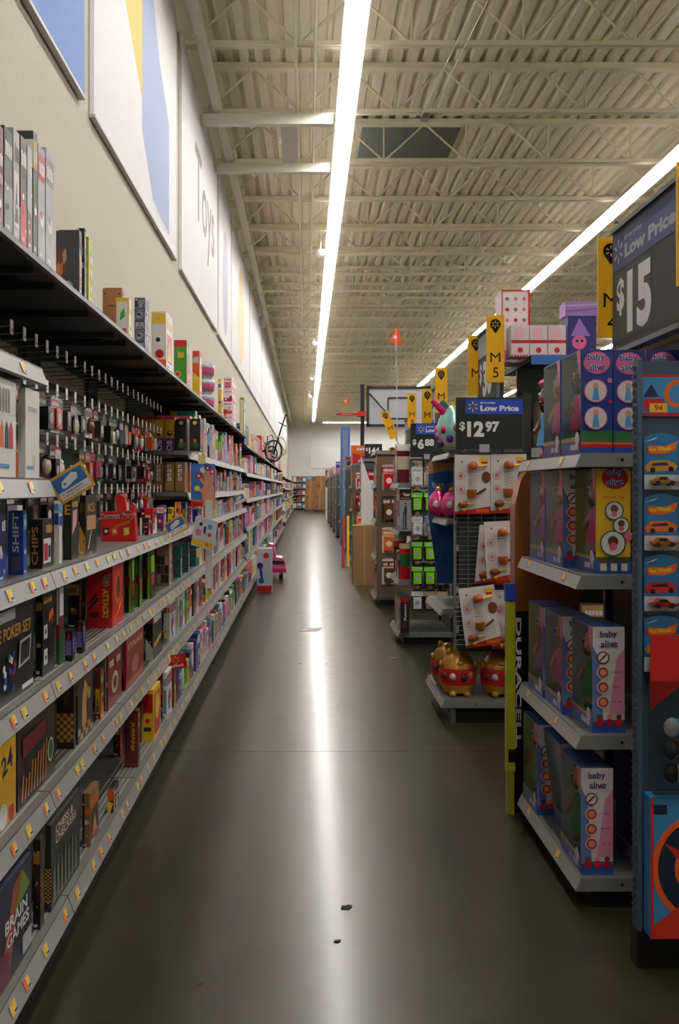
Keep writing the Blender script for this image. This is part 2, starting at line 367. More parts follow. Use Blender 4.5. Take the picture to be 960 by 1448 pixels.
def shelf(parent, y0, y1, z, depth, s=1, lip=.055, dark=False, labels=0, rng=RND, ribs=False, thick=.03):
    """shelf deck (local x from 0 at the back towards s*depth), with a tilted price rail along its front"""
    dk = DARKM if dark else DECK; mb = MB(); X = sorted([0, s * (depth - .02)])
    mb.box(X[0], X[1], y0 + .003, y1 - .003, z - thick, z, dk)
    if ribs:
        for i in range(5):
            xx = s * (depth - .05 - i * .022); mb.box(min(xx, xx - s * .008), max(xx, xx - s * .008), y0 + .01, y1 - .01, z, z + .0015, RAIL)
    for yy in (y0 + .12, (y0 + y1) / 2, y1 - .12): mb.box(X[0] + .02, X[1] - .02, yy - .012, yy + .012, z - thick - .02, z - thick, dk)
    sh = mb.build('shelf', 'steel', parent)
    mb = MB(); a = s * (depth - .022); b = s * depth
    pr = [(a, z), (b, z - lip), (b - s * .012, z - lip - .004), (a - s * .004, z - .004)]
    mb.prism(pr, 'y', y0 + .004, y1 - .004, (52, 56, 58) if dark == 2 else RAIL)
    mb.build('price_rail', 'steel', sh)
    tilt = math.atan2(.022, lip + .004)
    for i in range(labels):
        yy = y0 + (i + .5 + rng.uniform(-.3, .3)) * (y1 - y0) / labels
        price_label(sh, (s * (depth - .009), yy, z - lip * .5), (-tilt, 0, s * math.pi / 2), rng.randrange(2))
    if z > .25:
        for yy in (y0 + .03, y1 - .009):
            mb = MB(); mb.prism([(0, z - thick), (s * depth * .75, z - thick), (s * depth * .7, z - thick - .02), (0, z - .075)], 'y', yy, yy + .004, dk)
            mb.build('bracket', 'steel', sh)
    return sh
NEARY = [1.78, 3.0, 4.22, 5.44, 6.66, 7.88, 9.10, 10.32, 11.54, 12.76]
BASE, S1, S2, S3, TOP = .17, .51, .87, .1 + 1.13, 2.22
bays = []
def bay(i, y0, y1, levels, height=2.3):
    t = thing('shelf_bay', 'grey metal shelving bay along the left wall, %s from the camera' % ORD[i], 'shelving', (XB, y0, 0), 0, 'left-hand shelving bays'); Ln = y1 - y0
    mb = MB(); mb.box(-.03, -.002, .028, Ln, .02, height, (56, 64, 60)); mb.build('back_panel', 'steel', t)
    mb = MB(); mb.box(-.03, .012, 0, .028, 0, height + .02, DARKM); mb.build('upright', 'steel', t)
    mb = MB(); mb.box(0, .50, .003, Ln - .003, 0, .10, (28, 28, 28)); mb.build('kick_plate', 'steel', t)
    for k, (z, xl, nl, dk) in enumerate(levels): shelf(t, 0, Ln, z, xl - XB, 1, .058 if z < 2 else .035, dk, nl, ribs=z < .9, thick=.03 if z > .2 else .06)
    bays.append(t); return t
for i, (a, b) in enumerate(zip(NEARY, NEARY[1:])):
    n = 7 if i < 4 else (4 if i < 6 else 2)
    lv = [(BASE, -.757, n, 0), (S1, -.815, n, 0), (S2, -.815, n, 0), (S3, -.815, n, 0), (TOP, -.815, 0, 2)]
    if i == 0: lv += [(1.53, -.815, 4, 0), (1.89, -.84, 2, 0)]
    if i >= 4: lv += [(1.47, -.84, 2, 0), (1.77, -.84, 2, 0)]
    bay(i, a, b, lv)
FARY = [12.76, 15.2, 17.64, 20.08, 22.52, 24.96, 27.4, 29.84, 32.3]
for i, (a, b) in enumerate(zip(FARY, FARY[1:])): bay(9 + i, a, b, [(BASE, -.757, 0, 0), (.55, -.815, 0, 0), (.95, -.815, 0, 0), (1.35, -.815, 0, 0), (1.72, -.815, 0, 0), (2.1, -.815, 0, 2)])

G = 'games on the left shelves'
def KY(px, X): return -X * F / (VX - px)
def near(label, z, sx, cx, fx, h, main, front=None, end=None, X=-.88, name='game_box', cat='box', dmax=.40, **k):
    """a box whose front-near edge shows at column cx, far front edge at fx, back edge of its end at sx"""
    if z == BASE: h = min(h, .272)                      # clears the rail of the shelf above
    Y = KY(cx, X); return carton(name, label, cat, -1, X, Y, z, min(dmax, (cx - sx) * Y / F), KY(fx, X) - Y - .004, h, main, front, end, G, **k)
GOLD = (196, 150, 60)
def A(main, b, c, seed=0, rich=True):
    r = random.Random(seed); return lambda f, w, h: art(f, w, h, main, b, c, r, rich)
def vtext(s, c, x=.3, hh=.4, top=True, bold=.02, y0=.06, y1=.9):
    """lettering that runs up the spine"""
    return lambda f, w, h: f.text(s, w * (x + hh), h * y0, w * hh, c, h * (y1 - y0), math.pi / 2, bold)
def both(*fs):
    def g(f, w, h):
        for q in fs: q(f, w, h)
    return g
def checks(c1, c2, y0, y1, n=5):
    def g(f, w, h):
        m = max(2, int(n * (y1 - y0) * h / w))
        for i in range(n):
            for j in range(m):
                f.rect(w * i / n, h * (y0 + (y1 - y0) * j / m), w * (i + 1) / n, h * (y0 + (y1 - y0) * (j + 1) / m), c1 if (i + j) % 2 else c2); f.l -= .00025
        f.l += .0003
    return g
def ttl(s, c, y=.75, h_=.13, w_=.84, bold=.02): return lambda f, w, h: f.text(s, w * (1 - w_) / 2, h * y, h * h_, c, w * w_, 0, bold)
def chips(f, w, h):
    r = random.Random(3)
    for i in range(22): f.disc(w * r.uniform(.12, .6), h * r.uniform(.1, .48), h * .04, r.choice(['red', 'blue', 'green', 'white', 'black']), 8)
    f.poly([(w * .62, h * .3), (w * .88, h * .34), (w * .92, h * .6), (w * .66, h * .58)], 'silver'); f.poly([(w * .66, h * .33), (w * .86, h * .37), (w * .88, h * .57), (w * .68, h * .55)], 'charcoal')
    f.rect(w * .2, h * .84, w * .55, h * .95, 'silver'); f.rect(w * .7, h * .06, w * .95, h * .11, 'white')
# --- eye-level shelf
near('dark navy game box with pale spine lettering, nearest on the shelf under the white boxes', S3, -22, -4, 9, .2, 'navy', A('navy', 'blue', 'white', 1), vtext('THE', 'silver'))
near('bright blue upright game box with white SHIFT lettering beside the CHIPS box', S3, 11, 33, 38, .2, (26, 72, 170), A('blue', 'sky', 'white', 2), both(vtext('SHIFT', 'white', .3, .42, y0=.35, y1=.96), lambda f, w, h: f.rect(w * .25, h * .05, w * .75, h * .28, (90, 90, 120))))
near('low black box with gold CHIPS lettering on its end', S3, 42, 60, 75, .165, 'black', lambda f, w, h: (f.rect(w * .1, h * .1, w * .8, h * .6, 'white'), f.rect(w * .15, h * .15, w * .5, h * .5, 'red'), f.rect(w * .55, h * .2, w * .75, h * .45, 'navy'), blocks(f, w * .3, h * .7, w * .6, h * .2, GOLD, 4, RND)), vtext('CHIPS', GOLD, .15, .5, y0=.08, y1=.85))
near('slim white and blue upright box standing beside the black CHIPS box', S3, 76, 83.5, 88, .225, 'white', lambda f, w, h: (f.rect(0, h * .6, w, h * .75, 'blue'), f.rect(0, h * .8, w, h * .95, 'sky')), lambda f, w, h: (f.rect(w * .1, h * .62, w * .9, h * .8, 'blue'), f.rect(w * .1, h * .84, w * .9, h * .95, 'sky')))
near('tall black box with a gold letter E and a pale pink panel', S3, 89, 101, 111, .235, 'black', lambda f, w, h: (f.poly([(w * .1, h * .4), (w * .7, h * .55), (w * .8, h * .8), (w * .2, h * .78)], (228, 170, 160)), blocks(f, w * .1, h * .84, w * .8, h * .1, GOLD, 5, RND)), lambda f, w, h: (f.text('E', w * .2, h * .72, h * .16, GOLD), f.rect(w * .2, h * .1, w * .8, h * .5, 'charcoal')))
near('tall black and gold box right beside the red noodle-card box', S3, 112.5, 121, 137, .24, 'black', lambda f, w, h: (f.text('KS', w * .2, h * .72, h * .15, GOLD, w * .6), f.rect(w * .1, h * .42, w * .9, h * .66, 'tan'), f.bar(w * .2, h * .1, w * .5, h * .4, .01, 'white')), A('black', GOLD, 'brown', 4))
def ramen():
    X = -.86; Y = KY(192, X); t = thing('card_game_box', 'bright red tote-shaped card game box with black lettering and red handle', 'box', (X, Y, S3), 0, G)
    mb = MB(); mb.prism([(-.175, 0), (0, 0), (-.008, .14), (-.03, .155), (-.175, .15)], 'y', 0, .07, (206, 26, 26))
    f = FR(mb, (-.175, 0, 0), (1, 0, 0), (0, 0, 1)); f.text('Ramen Fury', -.0, .105, .034, 'white', .168, .05, .05); f.text('Ramen Fury', .002, .107, .028, 'black', .162, .05, .02)
    for k, (c, xx) in enumerate((('charcoal', .012), ('orange', .055), ('yellow', .115))): f.poly([(xx, .03), (xx + .028, .035), (xx + .026, .072), (xx - .002, .068)], c); f.disc(xx + .013, .052, .009, 'cream', 8)
    f.bar(.07, .07, .15, .1, .004, GOLD); f.bar(.06, .075, .14, .105, .003, GOLD); mb.build('box_body', 'card', t)
    mb = MB(); mb.prism([(-.10, .15), (-.05, .153), (-.06, .225), (-.085, .24), (-.11, .23)], 'y', .02, .05, (214, 30, 30)); mb.prism([(-.03, .152), (-.01, .14), (-.005, .18), (-.02, .195)], 'y', .02, .05, (214, 30, 30)); mb.build('handle', 'card', t)
ramen()
for q, (sx, cx, fx, h, m, b, c, what) in enumerate([(197, 210, 213, .1, 'black', 'red', 'white', 'low black wedge-like box right behind the red tote box'),
        (199, 216, 222, .15, 'red', 'white', 'black', 'red carton with white strips behind the low black box'), (222, 231, 235.5, .16, 'purple', 'orange', 'white', 'purple and orange small box under the gold canister row'),
        (237, 243, 246, .14, 'yellow', 'orange', 'green', 'yellow and orange small box before the tilted blue tag'), (247, 253, 256, .17, 'orange', 'black', 'yellow', 'orange small box with black panel under the gold row'),
        (257, 263, 265, .17, 'sky', 'yellow', 'black', 'sky blue and yellow small box near the hand-print card'), (266, 270, 272, .15, 'pink', 'white', 'magenta', 'pink and white small box below the hand-print card')]):
    near(what, S3, sx, cx, fx, h, m, A(m, b, c, 20 + q), A(m, c, b, 40 + q), X=-.9)
# --- white pencil-print boxes
def pencils(f, w, h):
    for k, (c, x) in enumerate((('red', .2), ('orange', .4), ('navy', .6), ('red', .78))): f.poly([(w * (x - .08), h * .3), (w * (x + .08), h * .3), (w * (x + .07), h * .5), (w * x, h * .58), (w * (x - .07), h * .5)], c)
    for x in (.3, .42, .54, .66): f.rect(w * x, h * .66, w * (x + .05), h * .9, 'darkgrey'); f.l -= .0002
    f.rect(w * .1, h * .1, w * .7, h * .14, 'sky')
def lit(f, w, h): pencils(f, w, h); f.text('lit', w * .5, h * .66, h * .22, 'darkgrey', w * .4)
near('white box with red and orange pencil print, nearest the left picture edge', 1.53, -30, -12, 23, .29, 'white', pencils, lit)
near('white box with faint print, farther one on the white-box shelf', 1.53, 25, 36, 56, .285, 'white', lambda f, w, h: (f.rect(w * .1, h * .1, w * .6, h * .14, 'sky'), f.disc(w * .6, h * .2, w * .12, 'cream'), f.rect(w * .15, h * .75, w * .8, h * .8, 'silver')), lambda f, w, h: f.rect(w * .3, h * .3, w * .4, h * .8, 'silver'))
# --- third shelf
near('large black POKER SET box with printed chips', S2, -60, -22, 47, .29, (34, 34, 36), both(ttl('DICE POKER SET', GOLD, .64, .13, .9), chips), X=-.87)
near('black box printed with white dominoes next to the poker set', S2, 50, 60, 77, .29, 'black', lambda f, w, h: (blocks(f, w * .1, h * .82, w * .7, h * .08, GOLD, 6, RND), f.rect(w * .1, h * .42, w * .4, h * .58, 'white'), f.rect(w * .1, h * .12, w * .4, h * .3, 'white'), f.disc(w * .25, h * .5, w * .06, 'black', 8), f.disc(w * .25, h * .2, w * .06, 'black', 8), f.poly([(w * .5, h * .6), (w * .9, h * .66), (w * .85, h * .75), (w * .5, h * .7)], 'orange'), f.disc(w * .8, h * .6, w * .08, 'red', 8)), A('black', 'charcoal', GOLD, 6))
near('thin green and red box leaning beside the domino box', S2, 79, 84, 90, .285, (40, 92, 50), lambda f, w, h: (f.rect(0, h * .55, w, h * .95, 'white'), f.rect(0, h * .4, w, h * .6, 'darkred')), lambda f, w, h: (f.rect(w * .2, h * .5, w * .8, h * .95, 'cream'), f.rect(w * .2, h * .3, w * .8, h * .5, 'red')))
for q, (sx, cx, fx, h) in enumerate([(92, 102, 106, .11), (108, 117, 121, .12)]):
    near(['small black card deck with purple window, left of a pair', 'small black card deck with purple window, right of a pair'][q], S2, sx, cx, fx, h, 'black', lambda f, w, h: f.rect(w * .15, h * .3, w * .85, h * .8, (96, 84, 150)), lambda f, w, h: (f.rect(w * .12, h * .2, w * .88, h * .7, (112, 100, 160)), f.poly([(w * .3, h * .72), (w * .5, h * .98), (w * .75, h * .75)], 'red')), X=-.85)
near('dark box with gold print standing behind the two card decks', S2, 96, 112, 121, .21, 'black', A('black', GOLD, 'charcoal', 9), A('black', GOLD, 'brown', 10), X=-1.02)
def uno_end(f, w, h):
    f.text('UNO', w * .62, h * .86, w * .26, 'white', h * .2, -math.pi / 2, .07); f.text('UNO', w * .63, h * .86, w * .24, 'black', h * .2, -math.pi / 2, .02); f.text('ATTACK!', w * .62, h * .63, w * .24, 'yellow', h * .46, -math.pi / 2, .06)
    f.disc(w * .3, h * .22, w * .2, 'darkred', 14, h * .05); f.bar(w * .1, h * .3, w * .45, h * .48, .012, 'black'); f.bar(w * .12, h * .4, w * .4, h * .55, .01, 'black')
near('tall bright red card-shooter game box with yellow sideways lettering', S2, 122, 159, 174.5, .28, (204, 22, 26), lambda f, w, h: (f.disc(w * .45, h * .6, w * .3, 'orange', 14, h * .28), f.disc(w * .5, h * .62, w * .18, 'darkred', 12, h * .2), f.bar(w * .2, h * .1, w * .9, h * .4, .01, 'yellow')), uno_end, X=-.87)
for q, (sx, cx, fx, h, m, b, what) in enumerate([(176, 186.5, 190, .29, 'black', 'lime', 'black and lime box right beside the red card-shooter box'), (191, 197.5, 201, .275, (96, 150, 40), 'black', 'lime green slim box between two black ones'), (201.5, 213, 219, .27, 'black', 'lime', 'black box with lime edge and red dot, farther than the lime slim box')]):
    near(what, S2, sx, cx, fx, h, m, lambda f, w, h, b=b: (f.rect(w * .1, h * .55, w * .9, h * .9, b), f.rect(w * .2, h * .3, w * .8, h * .5, 'red')), lambda f, w, h, b=b: (f.rect(w * .6, 0, w * .95, h, b), f.rect(w * .15, h * .45, w * .7, h * .62, 'darkred')))
near('brown photo-collage game box on the third shelf up', S2, 221, 239, 243.5, .27, (150, 120, 92), A('brown', 'tan', 'cream', 12), lambda f, w, h: (f.rect(0, h * .78, w, h, (170, 132, 112)), [f.rect(w * (.08 + .3 * i), h * (.08 + .22 * j), w * (.34 + .3 * i), h * (.27 + .22 * j), RND.choice(['brown', 'charcoal', 'skin', 'tan', 'grey'])) for i in range(3) for j in range(3)]))
for k in range(3):
    near('teal box with orange dots, %s of three on the third shelf up' % ['nearest', 'middle', 'farthest'][k], S2, 246 + 11 * k, 255.5 + 11 * k, 257.5 + 10.3 * k, .22, (40, 112, 112), A('teal', 'orange', 'white', 13), lambda f, w, h: [f.disc(w * (.2 + .3 * i), h * (.3 + .3 * j), w * .12, (190, 96, 60), 8) for i in range(3) for j in range(2)])
# --- second shelf
near('yellow box with dark script lettering at the left picture edge', S1, -30, -4, 23, .29, (226, 176, 34), lambda f, w, h: (f.text('24', w * .25, h * .5, h * .2, 'navy', w * .6, .2), f.disc(w * .3, h * .12, w * .22, 'white'), f.disc(w * .75, h * .08, w * .15, 'red')))
near('dark brown game box printed with upright orange sticks', S1, 16, 25, 78, .27, (44, 28, 24), lambda f, w, h: ([f.bar(w * (.1 + .075 * i), h * .06, w * (.14 + .075 * i), h * (.3 + .03 * i + RND.uniform(-.05, .05)), w * .03, (200, 124, 48)) for i in range(9)], f.disc(w * .85, h * .35, w * .09, 'cream', 8, h * .16), f.disc(w * .85, h * .35, w * .07, 'green', 8, h * .13), f.poly([(w * .1, h * .55), (w * .7, h * .62), (w * .7, h * .8), (w * .1, h * .78)], 'darkred')))
near('dark box with gold checkerboard end next to the stick game', S1, 80, 104.5, 107, .27, (46, 32, 26), None, both(checks(GOLD, 'brown', .1, .5), lambda f, w, h: blocks(f, w * .4, h * .6, w * .3, h * .3, (90, 60, 40), 2, RND)))
near('brown chess box with cream chess-piece print', S1, 107.5, 110, 131, .27, (56, 40, 30), lambda f, w, h: (f.poly([(w * .25, h * .1), (w * .6, h * .1), (w * .55, h * .5), (w * .68, h * .7), (w * .45, h * .86), (w * .3, h * .62)], (214, 168, 88)), checks(GOLD, 'black', .02, .2, 6)(f, w, h), f.disc(w * .75, h * .6, w * .1, (214, 168, 88), 8)), A('brown', GOLD, 'black', 14))
near('small orange and brown box between chess box and red books', S1, 134, 142, 147, .21, (128, 52, 26), A('brown', 'orange', 'lime', 15), A('orange', 'brown', 'yellow', 16))
near('red-brown game box with white oval print, left of the STRIKE box', S1, 149, 152.5, 172, .25, (130, 36, 28), lambda f, w, h: (f.disc(w * .5, h * .4, w * .24, 'cream', 14, h * .2), f.disc(w * .5, h * .4, w * .14, 'darkred', 10, h * .12), blocks(f, w * .1, h * .72, w * .8, h * .14, 'cream', 5, RND)), vtext('GAME', 'cream', .3, .4) if False else A('darkred', 'cream', 'red', 17))
near('faded red game box with STRIKE lettering', S1, 174.5, 178.5, 203, .25, (158, 46, 38), both(ttl('STRIKE', 'cream', .74, .12), lambda f, w, h: f.disc(w * .5, h * .38, w * .22, (186, 120, 100), 14, h * .18)), lambda f, w, h: f.rect(w * .1, h * .1, w * .9, h * .9, 'red'))
near('black boxed game with white title and yellow stripe', S1, 206, 216, 229, .29, 'black', lambda f, w, h: (blocks(f, w * .1, h * .7, w * .8, h * .14, 'white', 5, RND), f.poly([(w * .1, h * .2), (w * .9, h * .32), (w * .9, h * .42), (w * .1, h * .3)], 'yellow')), A('black', 'white', 'red', 18))
near('clear-fronted white box with red figure on the second shelf up', S1, 231, 240, 248, .25, 'white', A('white', 'red', 'sky', 19), A('white', 'cream', 'red', 20))
# --- bottom shelf
XBASE = -.80
near('dark rainbow-printed box with BRAIN GAMES lettering', BASE, -40, -4, 45, .28, (34, 40, 62), lambda f, w, h: (f.poly([(0, 0), (w * .3, 0), (w * .7, h * .95), (w * .45, h * .9)], (150, 70, 40)), f.poly([(w * .7, h * .95), (w * .5, h * .6), (w * .95, h * .7)], (110, 140, 40)), f.poly([(0, 0), (w * .35, 0), (w * .3, h * .3), (0, h * .4)], (110, 40, 70)), f.text('BRAIN', w * .2, h * .5, h * .13, 'white', w * .65), f.text('GAMES', w * .25, h * .34, h * .13, 'white', w * .65), f.rect(w * .7, h * .05, w * .98, h * .25, 'silver')), X=XBASE)
near('dark brown upright box with wavy pattern beside the rainbow box', BASE, 47, 57, 63, .29, (50, 34, 26), lambda f, w, h: checks('brown', (50, 34, 26), .2, .6, 3)(f, w, h), A('brown', 'black', GOLD, 22), X=XBASE)
near('dark CHESS and CHECKERS box with grey pieces printed', BASE, 64, 72, 113, .285, (38, 40, 36), lambda f, w, h: (f.text('CHESS &', w * .15, h * .82, h * .1, 'cream', w * .6), f.text('CHECKERS', w * .15, h * .7, h * .1, 'cream', w * .7), [f.poly([(w * (.06 + .12 * i), h * .06), (w * (.15 + .12 * i), h * .06), (w * (.13 + .12 * i), h * .42), (w * (.105 + .12 * i), h * (.5 + .08 * (i % 2))), (w * (.08 + .12 * i), h * .42)], (112, 118, 100)) for i in range(7)]), checks(GOLD, 'black', .1, .5, 3), X=XBASE)
near('brown and orange kraft box on the bottom shelf', BASE, 116, 127, 140, .2, (132, 92, 58), A('brown', 'orange', 'black', 23), A('tan', 'black', 'orange', 24), X=XBASE)
near('small black and orange box tipped near the bottom shelf edge', BASE, 152, 160, 168, .1, 'black', A('black', 'orange', 'white', 25), lambda f, w, h: (f.rect(0, h * .5, w, h, 'orange'), f.poly([(0, 0), (w * .5, 0), (w, h * .4), (0, h * .5)], 'yellow')), X=-.79)
near('brown slim box left of the dark red upright game', BASE, 160, 170, 173, .26, (80, 50, 40), A('brown', 'red', 'cream', 26), A('brown', 'black', 'tan', 27), X=-.92)
near('dark red upright box with JUMANJI spine lettering', BASE, 176, 195, 198, .29, (104, 26, 24), A('darkred', 'gold', 'black', 28), lambda f, w, h: f.text('JUMANJI', w * .45, h * .8, w * .32, GOLD, h * .5, -math.pi / 2, .03), X=XBASE)
near('yellow and red tall game box on the bottom shelf', BASE, 200, 217, 227, .28, (232, 190, 26), lambda f, w, h: (f.rect(w * .1, h * .1, w * .9, h * .9, 'red'), f.disc(w * .5, h * .6, w * .3, 'yellow')), lambda f, w, h: (f.rect(w * .08, h * .55, w * .92, h * .92, 'red'), f.disc(w * .5, h * .4, w * .2, 'red'), f.rect(w * .2, h * .2, w * .8, h * .28, 'charcoal')), X=XBASE)
near('white game box with pale print behind the yellow one', BASE, 230, 236, 243, .27, 'white', A('white', 'red', 'grey', 29), A('white', 'sky', 'grey', 30), X=XBASE)
# --- top shelf
def topbox(label, sx, cx, fx, h, m, b, c, seed, X=-.84, z=TOP, end=None, **k): return near(label, z, sx, cx, fx, h, m, A(m, b, c, seed), end or A(m, c, b, seed + 1), X=X, **k)
for q, (cx, fx, h, m, b, w_) in enumerate([(-8, 5, .275, 'darkred', 'pink', 'red slim box'), (6, 18, .29, 'black', 'grey', 'black slim box'), (19, 28, .315, 'silver', 'black', 'silver slim box'), (29, 38, .32, 'black', 'red', 'black slim box with red print'),
        (39, 46, .315, 'silver', 'brown', 'silver slim box with brown print'), (47, 53, .38, (40, 52, 40), 'gold', 'dark green slim box'), (54, 64, .36, 'silver', 'red', 'silver slim box with red stripe'), (65, 76, .38, 'silver', 'grey', 'grey foil-wrapped slim box')]):
    topbox(w_ + ', %s in the near row on the top shelf' % ORD[q], cx - 40, cx, fx, h, m, b, 'white', 50 + q)
topbox('dark grey wrapped puzzle box with photo tiles on the top shelf', 79, 112, 116, .235, (70, 72, 76), 'brown', 'tan', 60, end=lambda f, w, h: ([f.poly([(w * (.05 + .14 * i), h * (.25 + .2 * j)), (w * (.2 + .14 * i), h * (.35 + .2 * j)), (w * (.14 + .14 * i), h * (.52 + .2 * j)), (w * (.0 + .14 * i), h * (.42 + .2 * j))], RND.choice(['brown', 'tan', 'orange'])) for i in range(3) for j in range(2)], f.disc(w * .5, h * .02 + w * .25, w * .24, 'silver')))
topbox('dark slim box against the lime green one on the top shelf', 108, 119.5, 122, .265, 'charcoal', 'grey', 'white', 62)
topbox('lime green slim box on the top shelf', 112, 125, 131, .25, (170, 190, 40), 'yellow', 'white', 64)
topbox('wooden brown box standing on the top shelf', 145, 172, 175, .30, (160, 106, 62), 'brown', 'tan', 66, X=-.94, end=lambda f, w, h: (f.disc(w * .12, h * .9, w * .05, 'charcoal', 8), f.disc(w * .88, h * .9, w * .05, 'charcoal', 8), f.rect(w * .3, h * .68, w * .7, h * .71, 'brown')))
topbox('white and yellow box with green print before the wooden box', 164, 182, 186, .18, 'white', 'yellow', 'green', 68, end=lambda f, w, h: (f.rect(0, h * .55, w, h, 'yellow'), f.rect(w * .08, h * .35, w * .92, h * .9, 'white'), f.poly([(w * .3, h * .4), (w * .7, h * .5), (w * .65, h * .75), (w * .35, h * .6)], (60, 180, 40)), f.rect(w * .5, h * .05, w * .8, h * .2, 'magenta')))
for k in range(5): topbox('grey-blue flat box, %s from the bottom of the stack on the top shelf' % ORD[k], 190, 205, 211, .054, (96, 106, 128), 'silver', 'navy', 70 + k, z=TOP + .0545 * k)
topbox('tall white, yellow and red carton on the top shelf', 214, 235, 244, .34, 'white', 'yellow', 'red', 80, end=lambda f, w, h: (f.rect(w * .05, h * .78, w * .95, h * .97, 'yellow'), f.disc(w * .45, h * .87, w * .12, 'skin'), f.disc(w * .55, h * .25, w * .3, 'red'), f.disc(w * .45, h * .5, w * .16, 'navy'), f.rect(0, 0, w, h * .15, 'orange')))
topbox('green and red carton on the top shelf', 246, 264, 268, .32, (70, 150, 40), 'red', 'yellow', 82, end=lambda f, w, h: (f.rect(0, h * .85, w, h, 'red'), f.disc(w * .3, h * .25, w * .25, 'yellow'), f.disc(w * .3, h * .25, w * .17, 'magenta'), blocks(f, w * .3, h * .6, w * .5, h * .15, 'yellow', 3, RND)))
topbox('orange-red upright carton on the top shelf', 272, 282, 285.5, .36, (222, 84, 40), 'white', 'yellow', 84)
for k in range(3):
    Yb = KY(293, -.92); mb = MB(); mb.lathe([(.06, 0), (.09, .03), (.1, .1), (.095, .13), (.07, .145)], ['silver', 'pink', 'silver', 'white'], 14)
    tag(mb.build('bowl_pack', 'shiny', None, (-.95, Yb, TOP + .145 * k), smooth=True), 'silver and pink round tub, %s of the stack of three on the top shelf' % ['lowest', 'middle', 'topmost'][k], 'tub', 'tubs stacked on the top shelf')
topbox('yellow slim carton beside the pink stack on the top shelf', 308, 313, 315.5, .36, 'yellow', 'navy', 'white', 90)
for k in range(4): topbox('pink and white flat box, %s from the bottom of the far top-shelf stack' % ORD[k], 316, 328, 334, .14, 'white', 'pink', 'red', 92 + k, X=-.86, z=TOP + .141 * k)
topbox('white box framed in lime green at the far top shelf', 339, 345, 346.8, .5, (120, 180, 50), 'white', 'white', 98, end=lambda f, w, h: f.rect(w * .1, h * .06, w * .9, h * .94, 'cream'))

# ------------------------------------------------------------------ left run: pegboard, farther shelves, tags, wall banners
rng = random.Random(5)
hk = MB(); hk.tube([(0, 0, 0), (.26, 0, .012)], .003, 'silver', 4); hk = hk.build('h', 'wire'); hk_me = hk.data; bpy.data.objects.remove(hk)
tg = MB(); tg.box(0, .003, -.015, .015, -.028, .022, (226, 218, 204)); f = FR(tg, (.003, -.015, -.028), (0, 1, 0), (0, 0, 1)); f.rect(.006, .01, .024, .02, 'grey'); tg = tg.build('t', 'card'); tg_me = tg.data; bpy.data.objects.remove(tg)
def hang_pack(label, group, loc, w, h, a, b, c, face='+x', rz=0, txt=None, kind=0, thick=.03):
    """card pack hanging from a hook: card with a hole tab, plastic dome, header print"""
    t = thing('hanging_pack', label, 'pack', loc, rz if face == '+x' else rz - math.pi / 2, group); mb = MB()
    mb.prism([(-w / 2, -h), (w / 2, -h), (w / 2, -.012), (w * .2, 0), (-w * .2, 0), (-w / 2, -.012)], 'x', 0, .003, a)
    f = FR(mb, (.003, -w / 2, -h), (0, 1, 0), (0, 0, 1)); f.rect(0, h * .68, w, h * .9, b)
    if txt:
        f.text(txt[0], w * .12, h * .8, h * .13, 'white', w * .76, 0, .03)
        if len(txt) > 1: f.text(txt[1], w * .25, h * .64, h * .14, 'white', w * .5, 0, .03)
        f.poly([(0, h * .3), (w, h * .42), (w, h * .56), (0, h * .46)], 'red')
    else: blocks(f, w * .1, h * .72, w * .8, h * .12, c, 5, rng)
    f.disc(w / 2, h * .96, .006, 'black', 8); blocks(f, w * .1, h * .04, w * .6, h * .05, 'white', 7, rng); mb.build('backing_card', 'card', t)
    mb = MB()
    if kind == 0: mb.box(.003, thick, -w * .36, w * .36, -h * .9, -h * .36, b); FR(mb, (thick, -w * .36, -h * .9), (0, 1, 0), (0, 0, 1)).disc(w * .36, h * .27, w * .22, c)
    else: mb.ball((.003 + thick * .4, 0, -h * .62), (thick * .5, w * .32, h * .24), c, 10, 6); mb.ball((.003 + thick * .4, 0, -h * .42), (thick * .4, w * .2, h * .1), b, 8, 5)
    mb.build('contents', 'plastic', t, smooth=kind == 1); return t
PEGROW = [(2.03, 0, .2), (1.87, 1, .19), (1.66, 1, .19), (1.46, 1, .19)]
PH = ['topmost', 'second', 'third', 'lowest']
